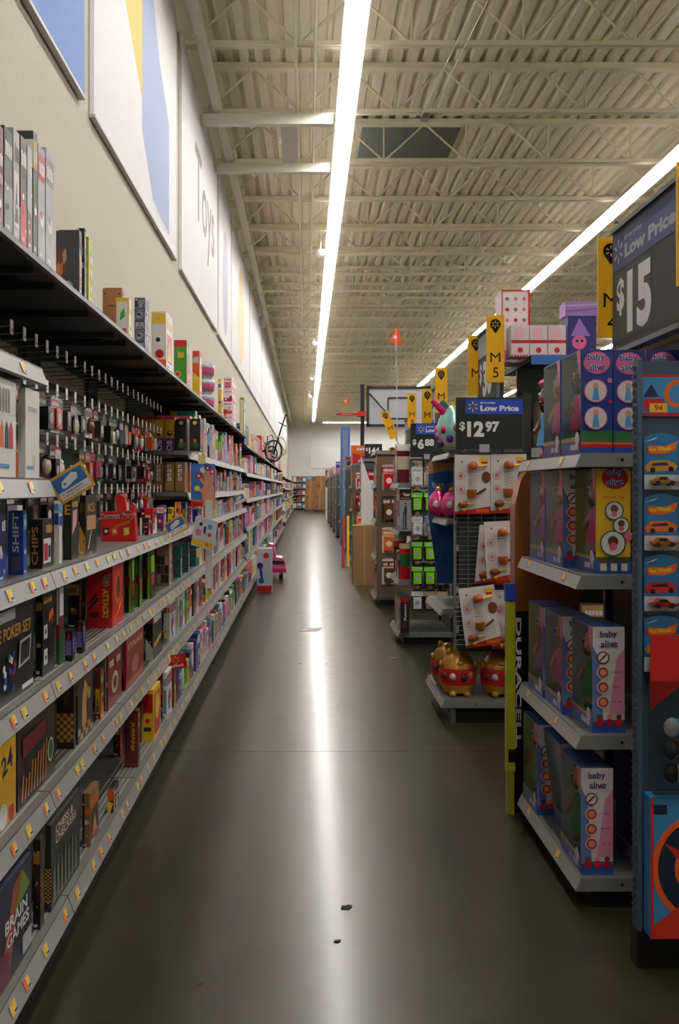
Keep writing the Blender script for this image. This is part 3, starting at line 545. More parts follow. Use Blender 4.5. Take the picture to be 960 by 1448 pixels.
for bi in (1, 2, 3):
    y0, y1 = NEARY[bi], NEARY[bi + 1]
    for r, (z, full, hh) in enumerate(PEGROW):
        n = 0
        for k in range(8):
            y = y0 + .09 + k * .149
            o = put('hook', hk_me, bays[bi], (0, y - y0, z + .03)); put('hook_tag', tg_me, o, (.26, 0, .01))
            if not full or rng.random() < .1: continue
            a = rng.choice(['black', 'black', 'charcoal', 'white', 'brown', 'darkred', 'navy', 'green', 'red', 'silver', 'black']); b = rng.choice([c for c in ('black', 'black', 'red', 'darkgrey', 'white', 'brown', 'magenta', 'orange', 'darkgrey', 'silver', 'charcoal') if c != a]); c = rng.choice(['white', 'grey', 'silver', 'cream', 'brown'])
            txt = None; n += 1; lab = '%s pack with %s print, %s hanging along the %s hook row, %s bay' % (wd(a), wd(b), ORD[n - 1], PH[r], ORD[bi])
            w_ = rng.uniform(.09, .135); d_ = rng.uniform(.02, .045)
            if bi == 1 and k in (4,) and r in (1, 2):
                a, b, txt, w_ = (24, 40, 110), (30, 60, 150), ('Phase', '10'), .12; lab = 'blue Phase card pack with red stripe on the %s hook row' % PH[r]
            hang_pack(lab, 'packs hanging on the pegboard', (XB + rng.uniform(.17, .21), y + .002, z + .03), w_, hh * rng.uniform(.75, .95), a, b, c, rz=rng.uniform(-.06, .06), txt=txt, kind=int(rng.random() < .25), thick=d_)
    mb = MB(); mb.prism([(.25, TOP - .19), (.25, TOP - .10), (.5, TOP - .08), (1.1, TOP - .10), (1.1, TOP - .19)], 'x', .006, .012, (206, 198, 184)); mb.build('lit_patch_plate', 'matte', bays[bi])  # light on the back panel between bracket shadows, put in as a cream plate
# gold upright boxes and dark ones on the shelf ends of the fifth bay (their ends face the camera)
y = 6.72
for k in range(4):
    x = -1.26 + .075 * k
    carton('puzzle_box', 'gold and purple upright box, %s from the wall at the pegboard end' % ORD[k], 'box', -1, x + .07, y, 1.77, .07, .2, .25, (190, 150, 40), None,
           lambda f, w, h: (f.rect(0, 0, w, h * .38, (78, 40, 104)), f.disc(w * .5, h * .1, w * .3, 'white', 10), f.disc(w * .5, h * .1, w * .22, (78, 40, 104), 10), f.disc(w * .5, h * .52, w * .28, 'black', 10), f.disc(w * .55, h * .54, w * .12, 'yellow', 8), f.rect(0, h * .92, w, h, RND.choice(['red', 'blue', 'green'])), blocks(f, w * .2, h * .2, w * .6, h * .12, 'silver', 3, RND)), 'gold and dark boxes at the pegboard end')
for k in range(2):
    carton('puzzle_box', 'black upright box with green print, %s of two beside the gold boxes' % ['left', 'right'][k], 'box', -1, -.96 + .1 * k + .085 - .0, y, 1.77, .088 - .01, .2, .235, 'charcoal', A('black', 'green', 'red', 5), lambda f, w, h: (f.disc(w * .5, h * .88, w * .2, 'yellow', 10), f.disc(w * .55, h * .2, w * .3, 'green', 10), f.disc(w * .5, h * .32, w * .18, 'orange', 8)), 'gold and dark boxes at the pegboard end')
for k in range(5):
    carton('puzzle_box', 'brown-gold box with white upright letters, %s from the wall' % ORD[k], 'box', -1, -1.2 + .078 * k, y, 1.47, .07, .16, .22, (142, 112, 62), None, lambda f, w, h: ([f.rect(w * .3, h * (.38 + .14 * q), w * .7, h * (.48 + .14 * q), 'white') or f.rect(w * .42, h * (.4 + .14 * q), w * (.7 if q % 2 else .58), h * (.45 + .14 * q), (142, 112, 62)) for q in range(4)], f.rect(0, 0, w, h * .06, 'brown')), 'brown-gold boxes at the pegboard end')
# shelves of the middle bays
SH = {BASE: 'bottom', S1: 'second', S2: 'third', S3: 'fourth', 1.47: 'fifth', 1.77: 'sixth', TOP: 'top'}
def startY(px, X=-.88): return KY(px, X)
for z, px, X, hm in ((BASE, 245, -.80, .276), (S1, 250, -.87, .31), (S2, 279.5, -.87, .31), (S3, 279, -.87, .22)):
    ys = startY(px, X) + .02
    for bi in range(2, 9):
        a, b = max(NEARY[bi], ys), NEARY[bi + 1]
        if b - a < .1: continue
        fill(-1, X, a, b, z, .185 if z == S3 and bi >= 4 else hm, 'along the %s shelf up, %s left bay' % (SH[z], ORD[bi]), rng, (.06, .17) if bi < 6 else (.1, .26), (.16, .3), kind='game' if bi < 4 else 'toy', hr=(.6, .98))
for z, hm in ((1.47, .25), (1.77, .38)):
    for bi in range(4, 9): fill(-1, -.885, NEARY[bi] + (.32 if bi == 4 else .02), NEARY[bi + 1], z, hm, 'along the %s shelf up, %s left bay' % (SH[z], ORD[bi]), rng, (.05, .15) if bi < 6 else (.1, .24), (.14, .3), hr=(.6, .95))
for i, (a, b) in enumerate(zip(FARY, FARY[1:])):
    for s, (z, hm) in enumerate(((BASE, .32), (.55, .34), (.95, .34), (1.35, .31), (1.72, .32), (2.1, .42))):
        fill(-1, -.80 if s == 0 else -.86, 24.0 if (i, s) == (4, 5) else a, b, z, hm, 'along the %s shelf up, %s left bay' % (ORD[s] if s else 'bottom', ORD[9 + i]), rng, (.55, 1.1) if i < 3 else (1.1, 2.2), (.2, .34), hr=(.6, .98), rich=False)
# hanging shelf tags
def shelf_tag(label, px, py, X, w, ang, kind):
    Y = KY(px, X); x, _, z = at(px, py, Y); t = thing('shelf_tag', label, 'tag', (X, Y, z), 0, 'tags clipped to the shelf rails'); mb = MB(); h = w * .72
    R_ = lambda a, b: (a * math.cos(ang) - b * math.sin(ang), a * math.sin(ang) + b * math.cos(ang))
    pts = [R_(a, b) for a, b in ((-w / 2, -h / 2), (w / 2, -h / 2), (w / 2, h / 2), (-w / 2, h / 2))]
    mb.prism(pts, 'y', 0, .002, (226, 170, 40) if kind == 0 else (206, 24, 30)); f = FR(mb, (0, 0, 0), (math.cos(ang), 0, math.sin(ang)), (-math.sin(ang), 0, math.cos(ang)))
    if kind == 0:
        f.rect(-w * .43, -h * .4, w * .43, h * .4, 'white'); f.rect(-w * .43, -h * .12, w * .43, h * .4, (44, 112, 186))
        f.poly([(-w * .28, h * .0), (-w * .18, -h * .07), (w * .2, h * .06), (w * .26, h * .24), (w * .14, h * .34), (-w * .2, h * .2)], 'white'); f.disc(-w * .15, h * .08, w * .035, (44, 112, 186), 8)
        blocks(f, -w * .36, -h * .24, w * .6, h * .06, 'grey', 10, RND); blocks(f, -w * .36, -h * .34, w * .7, h * .05, 'silver', 12, RND)
    else: f.spark(0, h * .15, w * .2, 'yellow'); f.text('Rollback', -w * .36, -h * .34, h * .2, 'white', w * .72)
    mb.build('tag_card', 'card', t); mb = MB(); mb.box(-.006, .006, .0, .006, -h * .3, h * .62, (230, 230, 230)); mb.build('clip', 'plastic', t, (-.0, .0025, 0))
shelf_tag('blue and white tag in yellow frame, large one beside the white boxes', 101, 683, -.80, .135, .55, 0)
shelf_tag('small blue tag in yellow frame past the red tote box', 249, 744, -.80, .135, .5, 0)
shelf_tag('tiny blue tag on the curved rail beyond the clear strip', 338, 706, -.80, .14, .4, 0)
shelf_tag('red tag with yellow spark on the second shelf rail', 249, 936, -.79, .125, .15, 1)
# hand-print card, clear strip with pouch
Y = 6.5; x, _, z = at(270, 716, Y)
t = thing('puppet_card', 'blue card with a printed hand wearing finger puppets', 'pack', (x, Y, z), 0); mb = MB(); w_, h_ = .172, .3
mb.prism([(0, 0), (w_, 0), (w_ * .98, h_), (0, h_)], 'y', 0, .004, (58, 120, 190)); f = FR(mb, (0, 0, 0), (1, 0, 0), (0, 0, 1))
f.poly([(w_ * .5, 0), (w_, 0), (w_ * .95, h_ * .45), (w_ * .82, h_ * .62), (w_ * .62, h_ * .6), (w_ * .45, h_ * .4)], 'skin')
for a, b, c, d, cc in ((.6, .5, .32, .72, 'red'), (.66, .56, .5, .86, 'white'), (.75, .58, .68, .9, 'darkred'), (.86, .55, .88, .82, 'magenta'), (.5, .36, .25, .42, 'yellow')):
    f.bar(w_ * a, h_ * b, w_ * c, h_ * d, .022, 'skin'); f.disc(w_ * c, h_ * d, .022, cc, 10); f.disc(w_ * c, h_ * d, .009, 'white', 8)
f.rect(0, 0, w_ * .5, h_ * .12, 'red'); f.bar(0, h_ * .14, w_ * .9, h_ * .1, .012, 'orange'); mb.build('backing_card', 'card', t)
mb = MB(); mb.box(w_ * .3, w_ * .6, -.001, .003, h_, h_ + .06, (240, 226, 150)); mb.build('hang_tab', 'card', t)
Y = 6.45; x, _, z = at(294, 832, Y); t = thing('clip_strip', 'clear plastic merchandising strip hanging in front of the shelves', 'strip', (x, Y, z)); mb = MB()
mb.box(-.02, .03, 0, .003, 0, .62, (222, 222, 222)); mb.build('strip', 'plastic', t)
for k in range(5): mb = MB(); mb.box(-.012, .0, -.012, 0, 0, .015, 'white'); mb.build('clip', 'plastic', t, (0, 0, .08 + k * .12))
x, _, z = at(270, 770, 6.42); mb = MB(); w_, h_ = .155, .2; mb.prism([(0, 0), (w_, -.045), (w_ + .035, h_ - .04), (.035, h_)], 'y', -.012, 0, (206, 214, 222)); f = FR(mb, (0, -.012, 0), (1, 0, -.28), (.15, 0, 1))
f.rect(.005, .01, .15, .05, 'yellow'); f.disc(.11, .03, .014, 'orange', 8); f.rect(.02, .08, .06, .12, 'pink'); f.rect(.075, .1, .09, .15, 'navy'); f.disc(.12, .1, .014, 'red', 8); f.disc(.05, .16, .012, 'black', 8); f.rect(.1, .14, .13, .17, 'sky')
tag(mb.build('sticker_pouch', 'card', None, (x, 6.42, z)), 'pale pouch with sticker print hanging tilted on the clear strip', 'pouch')
# things standing or hanging out at the far end of the run
Y = 14.6; x, _, z = at(357, 800, Y); z = 0
carton('riding_toy_box', 'tall white and blue toy box standing out on the floor, red foot', 'box', -1, -.50, 13.3, 0, .21, .3, .62, (196, 206, 214), None, lambda f, w, h: (f.rect(0, 0, w, h * .14, 'red'), f.disc(w * .62, h * .84, w * .2, 'red'), f.disc(w * .2, h * .6, w * .22, 'navy'), f.bar(w * .2, h * .6, w * .35, h * .25, .04, 'blue'), f.disc(w * .28, h * .25, w * .2, 'blue')), None, rot=None)
t = thing('ride_on_car', 'pink toy ride-on with a black eye band, by the left shelves', 'toy', (-.52, 15.2, 0)); mb = MB()
mb.prism([(-.16, .1), (.16, .1), (.18, .26), (.12, .34), (.02, .36), (-.02, .56), (-.1, .58), (-.15, .4)], 'y', 0, .42, 'pink'); mb.build('body', 'plastic', t)
mb = MB(); mb.box(-.13, .15, -.008, 0, .24, .3, 'black'); mb.build('eye_band', 'plastic', t); mb = MB(); mb.box(-.165, .185, -.014, .43, .1, .17, 'magenta'); mb.build('bumper', 'plastic', t)
for yy in (.06, .36):
    for xx in (-.1, .1): mb = MB(); mb.tube([(xx - .03, yy, .07), (xx + .03, yy, .07)], .07, 'black', 12); mb.build('wheel', 'plastic', t)
t = thing('ring_toy', 'bundle of dark looped rings hanging from the far left shelving', 'toy', (-.64, 17.4, 2.0)); 
for k, (r_, dx, dz, cc) in enumerate(((.2, .02, .2, 'charcoal'), (.17, .03, .22, 'silver'), (.13, -.02, .16, 'black'), (.2, .1, .28, 'cream'))):
    mb = MB(); mb.tube([(dx + r_ * math.cos(a) * .8, k * .04, dz + r_ * math.sin(a)) for a in [2 * math.pi * i / 20 for i in range(21)]], .016, cc, 6); mb.build('ring', 'plastic', t)
mb = MB(); mb.box(-.2, .02, .05, .1, .18, .22, 'charcoal'); mb.build('hanger', 'steel', t)
Y = 23; a = (-.89, Y, 2.125); b = at(402, 592, Y); t = thing('toy_sword', 'dark toy sword sticking up at a slant above the far left shelves', 'toy', (0, 0, 0)); mb = MB(); mb.tube([a, b], [.035, .018], 'charcoal', 6); mb.build('blade', 'plastic', t)
mb = MB(); c = at(399, 600, Y); mb.tube([(c[0] - .09, Y, c[2] + .05), (c[0] + .1, Y, c[2] - .05)], .016, 'black', 6); mb.build('guard', 'plastic', t); mb = MB(); mb.tube([b, (b[0] + .025, Y, b[2] + .08)], .02, 'brown', 6); mb.ball((b[0] + .03, Y, b[2] + .09), .028, 'black', 8, 5); mb.build('grip', 'plastic', t)
t = thing('toy_hanger', 'pink and purple looped toy hanging beside the sword', 'toy', (-.96, 23.6, 2.4)); mb = MB(); mb.tube([(-.05, 0, .1), (-.03, 0, .42), (.08, 0, .46), (.14, 0, .3), (.1, 0, .05)], .018, 'purple', 6); mb.build('loop', 'plastic', t); mb = MB(); mb.prism([(-.12, -.3), (.1, -.3), (.06, .1), (-.06, .12)], 'y', -.03, .05, 'pink'); mb.build('pouch', 'fabric', t)
carton('toy_box', 'large pale blue box with orange figure on the far top shelf', 'box', -1, -.84, 13.0, 2.1, .36, .8, .5, (140, 164, 190), A('sky', 'orange', 'white', 3), lambda f, w, h: (f.disc(w * .7, h * .65, w * .12, 'orange'), f.rect(w * .1, h * .05, w * .9, h * .12, 'pink'))) if False else None
mb = MB(); mb.box(-.03, .46, 0, .04, 0, 2.0, (196, 168, 116)); mb.build('end_panel', 'kraft', bays[-1], (0, 32.3 - 29.84, 0))
for i in range(5):
    y0 = 36 + 5.6 * i; t = thing('shelf_bay', 'grey shelving unit beyond the tan end panel, %s of that far run' % ORD[i], 'shelving', (XB, y0, 0), 0, 'far left shelving units'); mb = MB(); mb.box(-.03, 0, 0, 4.6, .02, 2.1, DARKM); mb.build('back_panel', 'steel', t)
    for z in (.17, .6, 1.05, 1.5, 1.95): shelf(t, 0, 4.6, z, .47)
    for s, z in enumerate((.17, .6, 1.05, 1.5)): fill(-1, -.87, y0 + .05, y0 + 4.5, z, .38, 'along the %s shelf, %s far shelving unit' % (ORD[s], ORD[i]), rng, (1.6, 2.2), (.25, .38), rich=False)
# ------------------------------------------------------------------ wall banners
BZ0, BZ1 = 3.84, 6.36; BX = X0 + .004
def banner(label, y0, y1, draw):
    mb = MB(); w_ = y1 - y0; h_ = BZ1 - BZ0; mb.box(0, .03, 0, w_, 0, h_, (240, 240, 242)); f = FR(mb, (.03, 0, 0), (0, 1, 0), (0, 0, 1)); draw(f, w_, h_)
    mb.build('panel', 'matte', t := thing('wall_banner', label, 'banner', (BX, y0, BZ0), 0, 'banners along the left wall'))
    mb = MB(); mb.box(.0, .036, 0, w_, -.02, 0, (200, 198, 194)); mb.build('edge_rail', 'steel', t)
GB, GY, GL = (132, 160, 214), (232, 204, 128), (178, 190, 222)
banner('white wall banner with a blue diagonal area at the top left corner', 1.8, 5.5, lambda f, w, h: f.poly([(w * .1, 0), (w, 0), (w, h), (w * .1, h)], GB))
banner('white wall banner with yellow and lilac shapes', 5.75, 9.4, lambda f, w, h: (f.poly([(w * .26, h * .5), (w * .48, h * .3), (w * .48, h), (w * .26, h)], GY), f.poly([(w * .46, h * .22), (w * .6, h * .06), (w * .86, h * .04), (w * .86, h * .46), (w * .7, h * .6), (w * .46, h)], GL)))
banner('white wall banner lettered Toys in grey', 9.8, 13.7, lambda f, w, h: f.text('Toys', w * .3, h * .26, h * .46, (166, 164, 170), w * .58, 0, .01))
banner('narrow white wall banner with a faint lilac figure', 13.95, 16.2, lambda f, w, h: f.disc(w * .5, h * .4, w * .22, (208, 206, 220), 16, h * .34))
banner('white wall banner with a pale orange figure', 16.35, 21.4, lambda f, w, h: (f.disc(w * .45, h * .42, w * .18, (244, 224, 190), 16, h * .36), f.disc(w * .45, h * .72, w * .1, (238, 206, 170), 12, h * .12)))
for i in range(7):
    a = 21.6 + i * 5.7; banner('plain white wall banner, %s beyond the pale orange one' % ORD[i], a, a + 5.5, lambda f, w, h: f.rect(w * .1, h * .1, w * .9, h * .12, (226, 226, 230)))

# ------------------------------------------------------------------ right-hand endcaps
rng = random.Random(9)
GRN = (84, 92, 88)
def wire_panel(parent, x0, x1, z0, z1, y, dx=.085, dz=.03):
    mb = MB(); z = z0
    while z <= z1: mb.tube([(x0, y, z), (x1, y, z)], .0022, (150, 156, 150), 4, False); z += dz
    x = x0
    while x <= x1 + .001: mb.tube([(x, y + .004, z0), (x, y + .004, z1)], .003, (150, 156, 150), 4, False); x += dx
    o = mb.build('wire_grid', 'wire', parent); o['kind'] = 'stuff'
    mb = MB()
    for x in (x0, x1): mb.box(x - .008, x + .008, y, y + .016, z0 - .04, z1 + .03, (120, 126, 122))
    mb.box(x0, x1, y, y + .016, z1 + .01, z1 + .03, (120, 126, 122)); mb.build('wire_frame', 'steel', parent)
def endcap(i, label, y0, y1, levels, xl=.958, xb=1.37, height=2.05, lip=.05, post=True):
    """end display facing the aisle (towards -x)"""
    t = thing('end_display', label, 'shelving', (xb, y0, 0), 0, 'end displays along the right of the aisle'); Ln = y1 - y0
    mb = MB(); mb.box(0, .03, 0, Ln, .02, height, (46, 48, 46)); mb.build('back_panel', 'steel', t)
    mb = MB(); mb.box(-(xb - xl) + .06, 0, .02, Ln - .02, 0, .07, (18, 18, 18)); mb.build('kick_plate', 'steel', t)
    for yy in (0, Ln - .03): mb = MB(); mb.box(-.02, .0, yy, yy + .03, 0, height + .02, DARKM); mb.build('upright', 'steel', t)
    for z in levels:
        sh = shelf(t, 0, Ln, z, xb - xl, -1, lip, False, 2 if y0 < 9 else 0)
        mb = MB(); d = xb - xl; mb.prism([(0, z - .001), (-d + .02, z - .001), (-d, z - lip), (-d + .05, z - lip), (0, z - lip)], 'y', -.002, .003, (132, 134, 132)); mb.build('shelf_end', 'steel', sh)
        mb = MB(); mb.tube([(-d * .6, -.004, z - lip * .5), (-d * .6, -.002, z - lip * .5)], .006, 'black', 8); mb.build('bolt', 'steel', sh)
    return t
YEL = (238, 178, 24)
def pin(f, x, y, r, c='black', sp=YEL):
    f.poly([(x + r * math.cos(a), y + r * math.sin(a)) for a in [math.radians(q) for q in range(-30, 211, 20)]] + [(x, y - r * 1.7)], c); f.spark(x, y, r * .7, sp)
def blade(label, txt, x, y, z, w=.115, h=.43, tilt=0, zb=None):
    t = thing('aisle_marker', label, 'sign', (x, y, z), 0, 'yellow aisle markers above the end displays', rot=(0, tilt, 0)); mb = MB(); mb.box(0, w, 0, .006, 0, h, YEL)
    f = FR(mb, (0, 0, 0), (1, 0, 0), (0, 0, 1)); pin(f, w / 2, h * .86, w * .3); f.text(txt[0], w * .22, h * .3, h * .14, 'black', w * .56, 0, .0)
    if len(txt) > 1: f.text(txt[1], w * .36, h * .07, h * .15, 'black', None, 0, .0)
    mb.build('plate', 'plastic', t); mb = MB(); mb.box(w * .6, w * .75, .006, .016, -.5 if zb is None else zb - z, h * .5, (110, 112, 112)); mb.build('post', 'steel', t)
def price(f, dollars, cents, x, y, h, c='white'):
    f.text('$', x, y + h * .35, h * .62, c, None, 0, .03); f.text(dollars, x + h * .5, y, h, c, None, 0, .05); wdt = glyphs(dollars, .05)[2] / glyphs(dollars, .05)[3] * h
    if cents: f.text(cents, x + h * .58 + wdt, y + h * .3, h * .7, c, None, 0, .05)
def low_price(f, x, y, w, h, c=(30, 74, 178), sp='yellow', txt='white'):
    f.rect(x, y, x + w, y + h, c); f.spark(x + h * .5, y + h * .5, h * .36, sp); f.text('Low Price', x + h, y + h * .2, h * .38, txt, w - h * 1.25, 0, .05); f.text('Everyday', x + h, y + h * .66, h * .17, txt, (w - h) * .36, 0, .02)
def header(label, x, y0, y1, z0, z1, dollars, bandc=(90, 98, 124), frame='charcoal', txt='silver', cents=None, zb=1.626):
    """slanted price board that faces the aisle"""
    t = thing('price_board', label, 'sign', (x, y0, z0), 0, 'price boards above the end displays'); mb = MB(); w_ = y1 - y0; h_ = z1 - z0
    mb.box(0, .03, 0, w_, 0, h_, (64, 66, 62)); f = FR(mb, (0, w_, 0), (0, -1, 0), (0, 0, 1)); f.rect(0, h_ * .06, w_, h_ * .66, (70, 72, 66)); low_price(f, 0, h_ * .67, w_, h_ * .3, bandc, txt, txt)
    f.rect(w_ * .02, h_ * .08, w_ * .62, h_ * .64, (86, 86, 78)); price(f, dollars, cents, w_ * .08, h_ * .1, h_ * .5, 'white'); mb.build('board', 'matte', t)
    mb = MB(); mb.box(-.012, .035, 0, w_, h_, h_ + .015, (50, 54, 56)); mb.build('board_frame', 'steel', t); mb = MB(); mb.box(-.012, .035, 0, w_, -.02, 0, (110, 112, 112)); mb.build('board_frame', 'steel', t)
    mb = MB()
    for yy in (.06, w_ - .08): mb = MB(); mb.box(.03, .05, yy, yy + .02, zb - z0, h_ * .8, (90, 92, 92)); mb.build('post', 'steel', t)
    return t
# --- dolls
def make_doll(skin, hair, dress, hat=None):
    b = MB()                                            # one closed body: remeshed from overlapping volumes
    b.ball((0, 0, .235), (.042, .045, .048), skin, 14, 10); b.ball((-.036, 0, .222), (.018, .022, .02), skin, 10, 6); b.tube([(0, 0, .16), (0, 0, .2)], .016, skin, 8)
    b.ball((0, 0, .14), (.026, .034, .04), skin, 12, 8); b.ball((0, 0, .10), (.03, .034, .034), skin, 12, 8)
    for s in (-1, 1):
        b.tube([(0, s * .03, .165), (-.012, s * .052, .13), (-.035, s * .05, .105), (-.045, s * .045, .1)], [.013, .012, .010, .011], skin, 8)
        b.tube([(0, s * .018, .09), (-.008, s * .024, .05), (0, s * .024, .012), (-.02, s * .026, .008)], [.018, .015, .012, .012], skin, 8)
    o = b.build('d', 'plastic'); m = o.modifiers.new('r', 'REMESH'); m.mode = 'VOXEL'; m.voxel_size = .0045; m2 = o.modifiers.new('s', 'SMOOTH'); m2.iterations = 3
    dg = bpy.context.evaluated_depsgraph_get(); me = bpy.data.meshes.new_from_object(o.evaluated_get(dg)); bpy.data.objects.remove(o)
    me.name = 'body'
    ca = me.color_attributes.get('Col') or me.color_attributes.new('Col', 'FLOAT_COLOR', 'CORNER')
    ca.data.foreach_set('color', (list(lin(skin)) + [1.0]) * len(ca.data)); me.color_attributes.active_color_index = 0
    me.polygons.foreach_set('use_smooth', [True] * len(me.polygons)); me.materials.clear(); me.materials.append(M['plastic'])
    parts = [('body', me)]
    def part(n, mb, mat='plastic'): o = mb.build(n, mat, smooth=True); parts.append((n, o.data)); bpy.data.objects.remove(o)
    h = MB(); h.ball((.014, 0, .247), (.046, .052, .05), hair, 12, 8); h.ball((.03, 0, .2), (.024, .05, .05), hair, 10, 7)
    for s in (-1, 1): h.ball((.012, s * .05, .215), (.02, .018, .04), hair, 8, 6)
    part('hair', h, 'fabric')
    d = MB(); d.lathe([(.034, .17), (.041, .15), (.04, .12), (.051, .085), (.057, .05), (.053, .048)], dress, 16, (0, 0, 0), .88, 1.05); part('dress', d, 'fabric')
    for s in (-1, 1): e = MB(); e.ball((-.041, s * .018, .238), (.006, .0085, .011), 'white', 8, 6); e.ball((-.0455, s * .018, .237), (.003, .005, .007), (40, 26, 20), 8, 5); part('eye', e)
    l = MB(); l.ball((-.0525, 0, .213), (.004, .009, .0035), (200, 70, 80), 8, 5); part('mouth', l)
    for s in (-1, 1): q = MB(); q.ball((-.008, s * .025, .012), (.026, .016, .014), hat or dress, 8, 5); part('shoe', q)
    if hat: q = MB(); q.ball((.005, 0, .285), (.05, .055, .022), hat, 12, 6); part('hat', q, 'fabric')
    return parts
DOLLS = dict(a=make_doll('skin', (212, 168, 84), 'pink'), b=make_doll('darkskin', (30, 22, 20), 'magenta'), c=make_doll((206, 140, 96), (46, 28, 20), (30, 140, 70)), d=make_doll((206, 140, 96), (34, 24, 20), 'magenta'), e=make_doll('skin', (200, 120, 90), (190, 130, 200)), f=make_doll('darkskin', (40, 26, 20), 'sky', 'pink'))
def doll(label, kind, loc, rz=.0, k=1.0):
    t = thing('baby_doll', label, 'doll', loc, rz, 'baby dolls on the near end display')
    for n, me in DOLLS[kind]: put(n, me, t)
    t.scale = (k, k, k); return t
def doll_box(label, dlabel, kind, X, Y, z, style, d=.115, w=.25, h=.38, rz=0, tilt=0, withdoll=True, lean=0):
    main = {'navy': (40, 60, 140), 'yellow': (58, 84, 150), 'pink': (84, 110, 170)}[style]; inner = {'navy': (120, 200, 210), 'yellow': (190, 200, 110), 'pink': (214, 224, 230)}[style]
    t = thing('doll_box', label, 'box', (X, Y, z), 0, 'boxed baby dolls on the near end display', rot=(tilt, lean, rz)); mb = MB(); e = .004
    mb.box(0, d, 0, w, 0, e, main); mb.box(0, d, 0, w, h - e, h, main); mb.box(d - e, d, 0, w, e, h - e, main, left=inner); mb.box(0, d - e, w - e, w, e, h - e, main, near=inner); mb.box(0, d - e, 0, e, e, h - e, main, far=inner)
    mb.box(0, e, e, w - e, e, h * .13, main); mb.build('carton', 'card', t)
    mb = MB(); mb.box(0, d, -.002, 0, 0, h, main); f = FR(mb, (0, -.002, 0), (1, 0, 0), (0, 0, 1))
    def logo(x, y, s, c, bg=None):
        if bg: f.disc(x, y + s * .3, s * 1.25, bg, 14, s * 1.05)
        for dx, dy in ((-.0012, 0), (.0012, 0), (0, .0012)): f.text('baby', x - s * .85 + dx, y + s * .35 + dy, s * .75, 'white', s * 1.6, .05, .05); f.text('alive', x - s * .8 + dx, y - s * .45 + dy, s * .65, 'white', s * 1.6, .05, .05)
        f.text('baby', x - s * .85, y + s * .35, s * .75, c, s * 1.6, .05, .02); f.text('alive', x - s * .8, y - s * .45, s * .65, c, s * 1.6, .05, .02); f.disc(x + s * .35, y - s * .2, s * .13, 'magenta', 8)
    if style == 'navy':
        f.rect(0, h * .05, d, h * .22, (50, 110, 60)); f.rect(0, h * .05, d, h * .11, 'orange'); f.rect(0, h * .05, d, h * .09, 'red'); f.rect(0, 0, d, h * .06, (40, 74, 160)); logo(d * .5, h * .84, d * .34, (40, 70, 170), 'pink')
        for yy, c in ((.60, 'sky'), (.34, 'sky')): f.disc(d * .46, h * yy, d * .37, 'pink'); f.disc(d * .46, h * yy, d * .34, (226, 214, 210)); f.disc(d * .46, h * (yy + .05), d * .1, 'skin'); f.poly([(d * .34, h * (yy - .09)), (d * .58, h * (yy - .09)), (d * .52, h * (yy + .03)), (d * .4, h * (yy + .03))], c)
        f.disc(d * .9, h * .7, d * .08, 'pink'); f.disc(d * .92, h * .5, d * .07, 'magenta')
    elif style == 'yellow':
        f.rect(0, h * .12, d, h, (236, 186, 40)); f.rect(0, h * .12, d, h * .16, 'green'); f.rect(0, 0, d, h * .12, (56, 92, 180)); logo(d * .55, h * .88, d * .31, (40, 70, 170), 'red'); blocks(f, d * .2, h * .72, d * .6, h * .015, 'orange', 8, rng)
        for x, y, r in ((.52, .6, .28), (.72, .46, .25), (.48, .29, .38)): f.disc(d * x, h * y, d * r, (50, 100, 110)); f.disc(d * x, h * y, d * (r - .04), (232, 228, 220)); f.disc(d * x, h * (y + .02), d * r * .4, 'brown'); f.disc(d * x, h * (y - .03), d * r * .3, 'pink')
        f.disc(d * .93, h * .36, d * .12, 'pink')
        for x in (.2, .5, .8): f.disc(d * x, h * .13, d * .09, 'brown', 8); f.rect(d * (x - .09), h * .03, d * (x + .09), h * .1, 'cream')
    else:
        f.rect(0, h * .12, d, h, (226, 220, 222)); f.poly([(d * .5, h * .16), (d, h * .16), (d, h * .8), (d * .75, h * .7)], (226, 150, 180)); f.poly([(0, h * .1), (d * .35, h * .1), (d * .2, h * .7), (0, h * .82)], (110, 130, 190)); logo(d * .52, h * .85, d * .33, (40, 50, 120))
        f.disc(d * .32, h * .71, d * .2, 'darkred'); f.disc(d * .32, h * .71, d * .16, 'white'); f.bar(d * .22, h * .68, d * .42, h * .74, .006, 'darkred')
        for y in (.57, .43, .29): f.disc(d * .32, h * y, d * .2, 'white'); f.disc(d * .32, h * y, d * .17, (196, 60, 50)); f.disc(d * .32, h * y, d * .1, 'skin')
        for y in (.57, .43, .29): blocks(f, d * .6, h * y, d * .3, h * .012, 'magenta', 5, rng)
        f.rect(0, 0, d, h * .1, (50, 80, 160))
        for x, c in ((.2, 'brown'), (.5, 'skin'), (.8, 'brown')): f.disc(d * x, h * .15, d * .09, c, 8); f.disc(d * x, h * .1, d * .12, 'red', 8)
    mb.build('printed_side', 'card', t)
    mb = MB(); f = FR(mb, (-.001, w, 0), (0, -1, 0), (0, 0, 1)); f.rect(0, 0, w, h * .13, main); f.rect(0, h * .13, w, h * .15, 'orange'); f.rect(0, h * .15, w, h * .17, (90, 160, 70)); blocks(f, w * .5, h * .04, w * .4, h * .06, 'white', 6, rng); f.disc(w * .85, h * .15, w * .1, (220, 200, 220)); mb.build('front_band', 'card', t); mb = MB(); FR(mb, (-.001, w, 0), (0, -1, 0), (0, 0, 1)).poly([(w * .82, h), (w, h), (w, h * .72), (w * .92, h * .8)], 'pink'); mb.build('corner_print', 'card', t)
    mb = MB(); mb.face([(0, w - e, h * .13), (0, e, h * .13), (0, e, h - e), (0, w - e, h - e)], 'white'); mb.build('window', 'film', t)
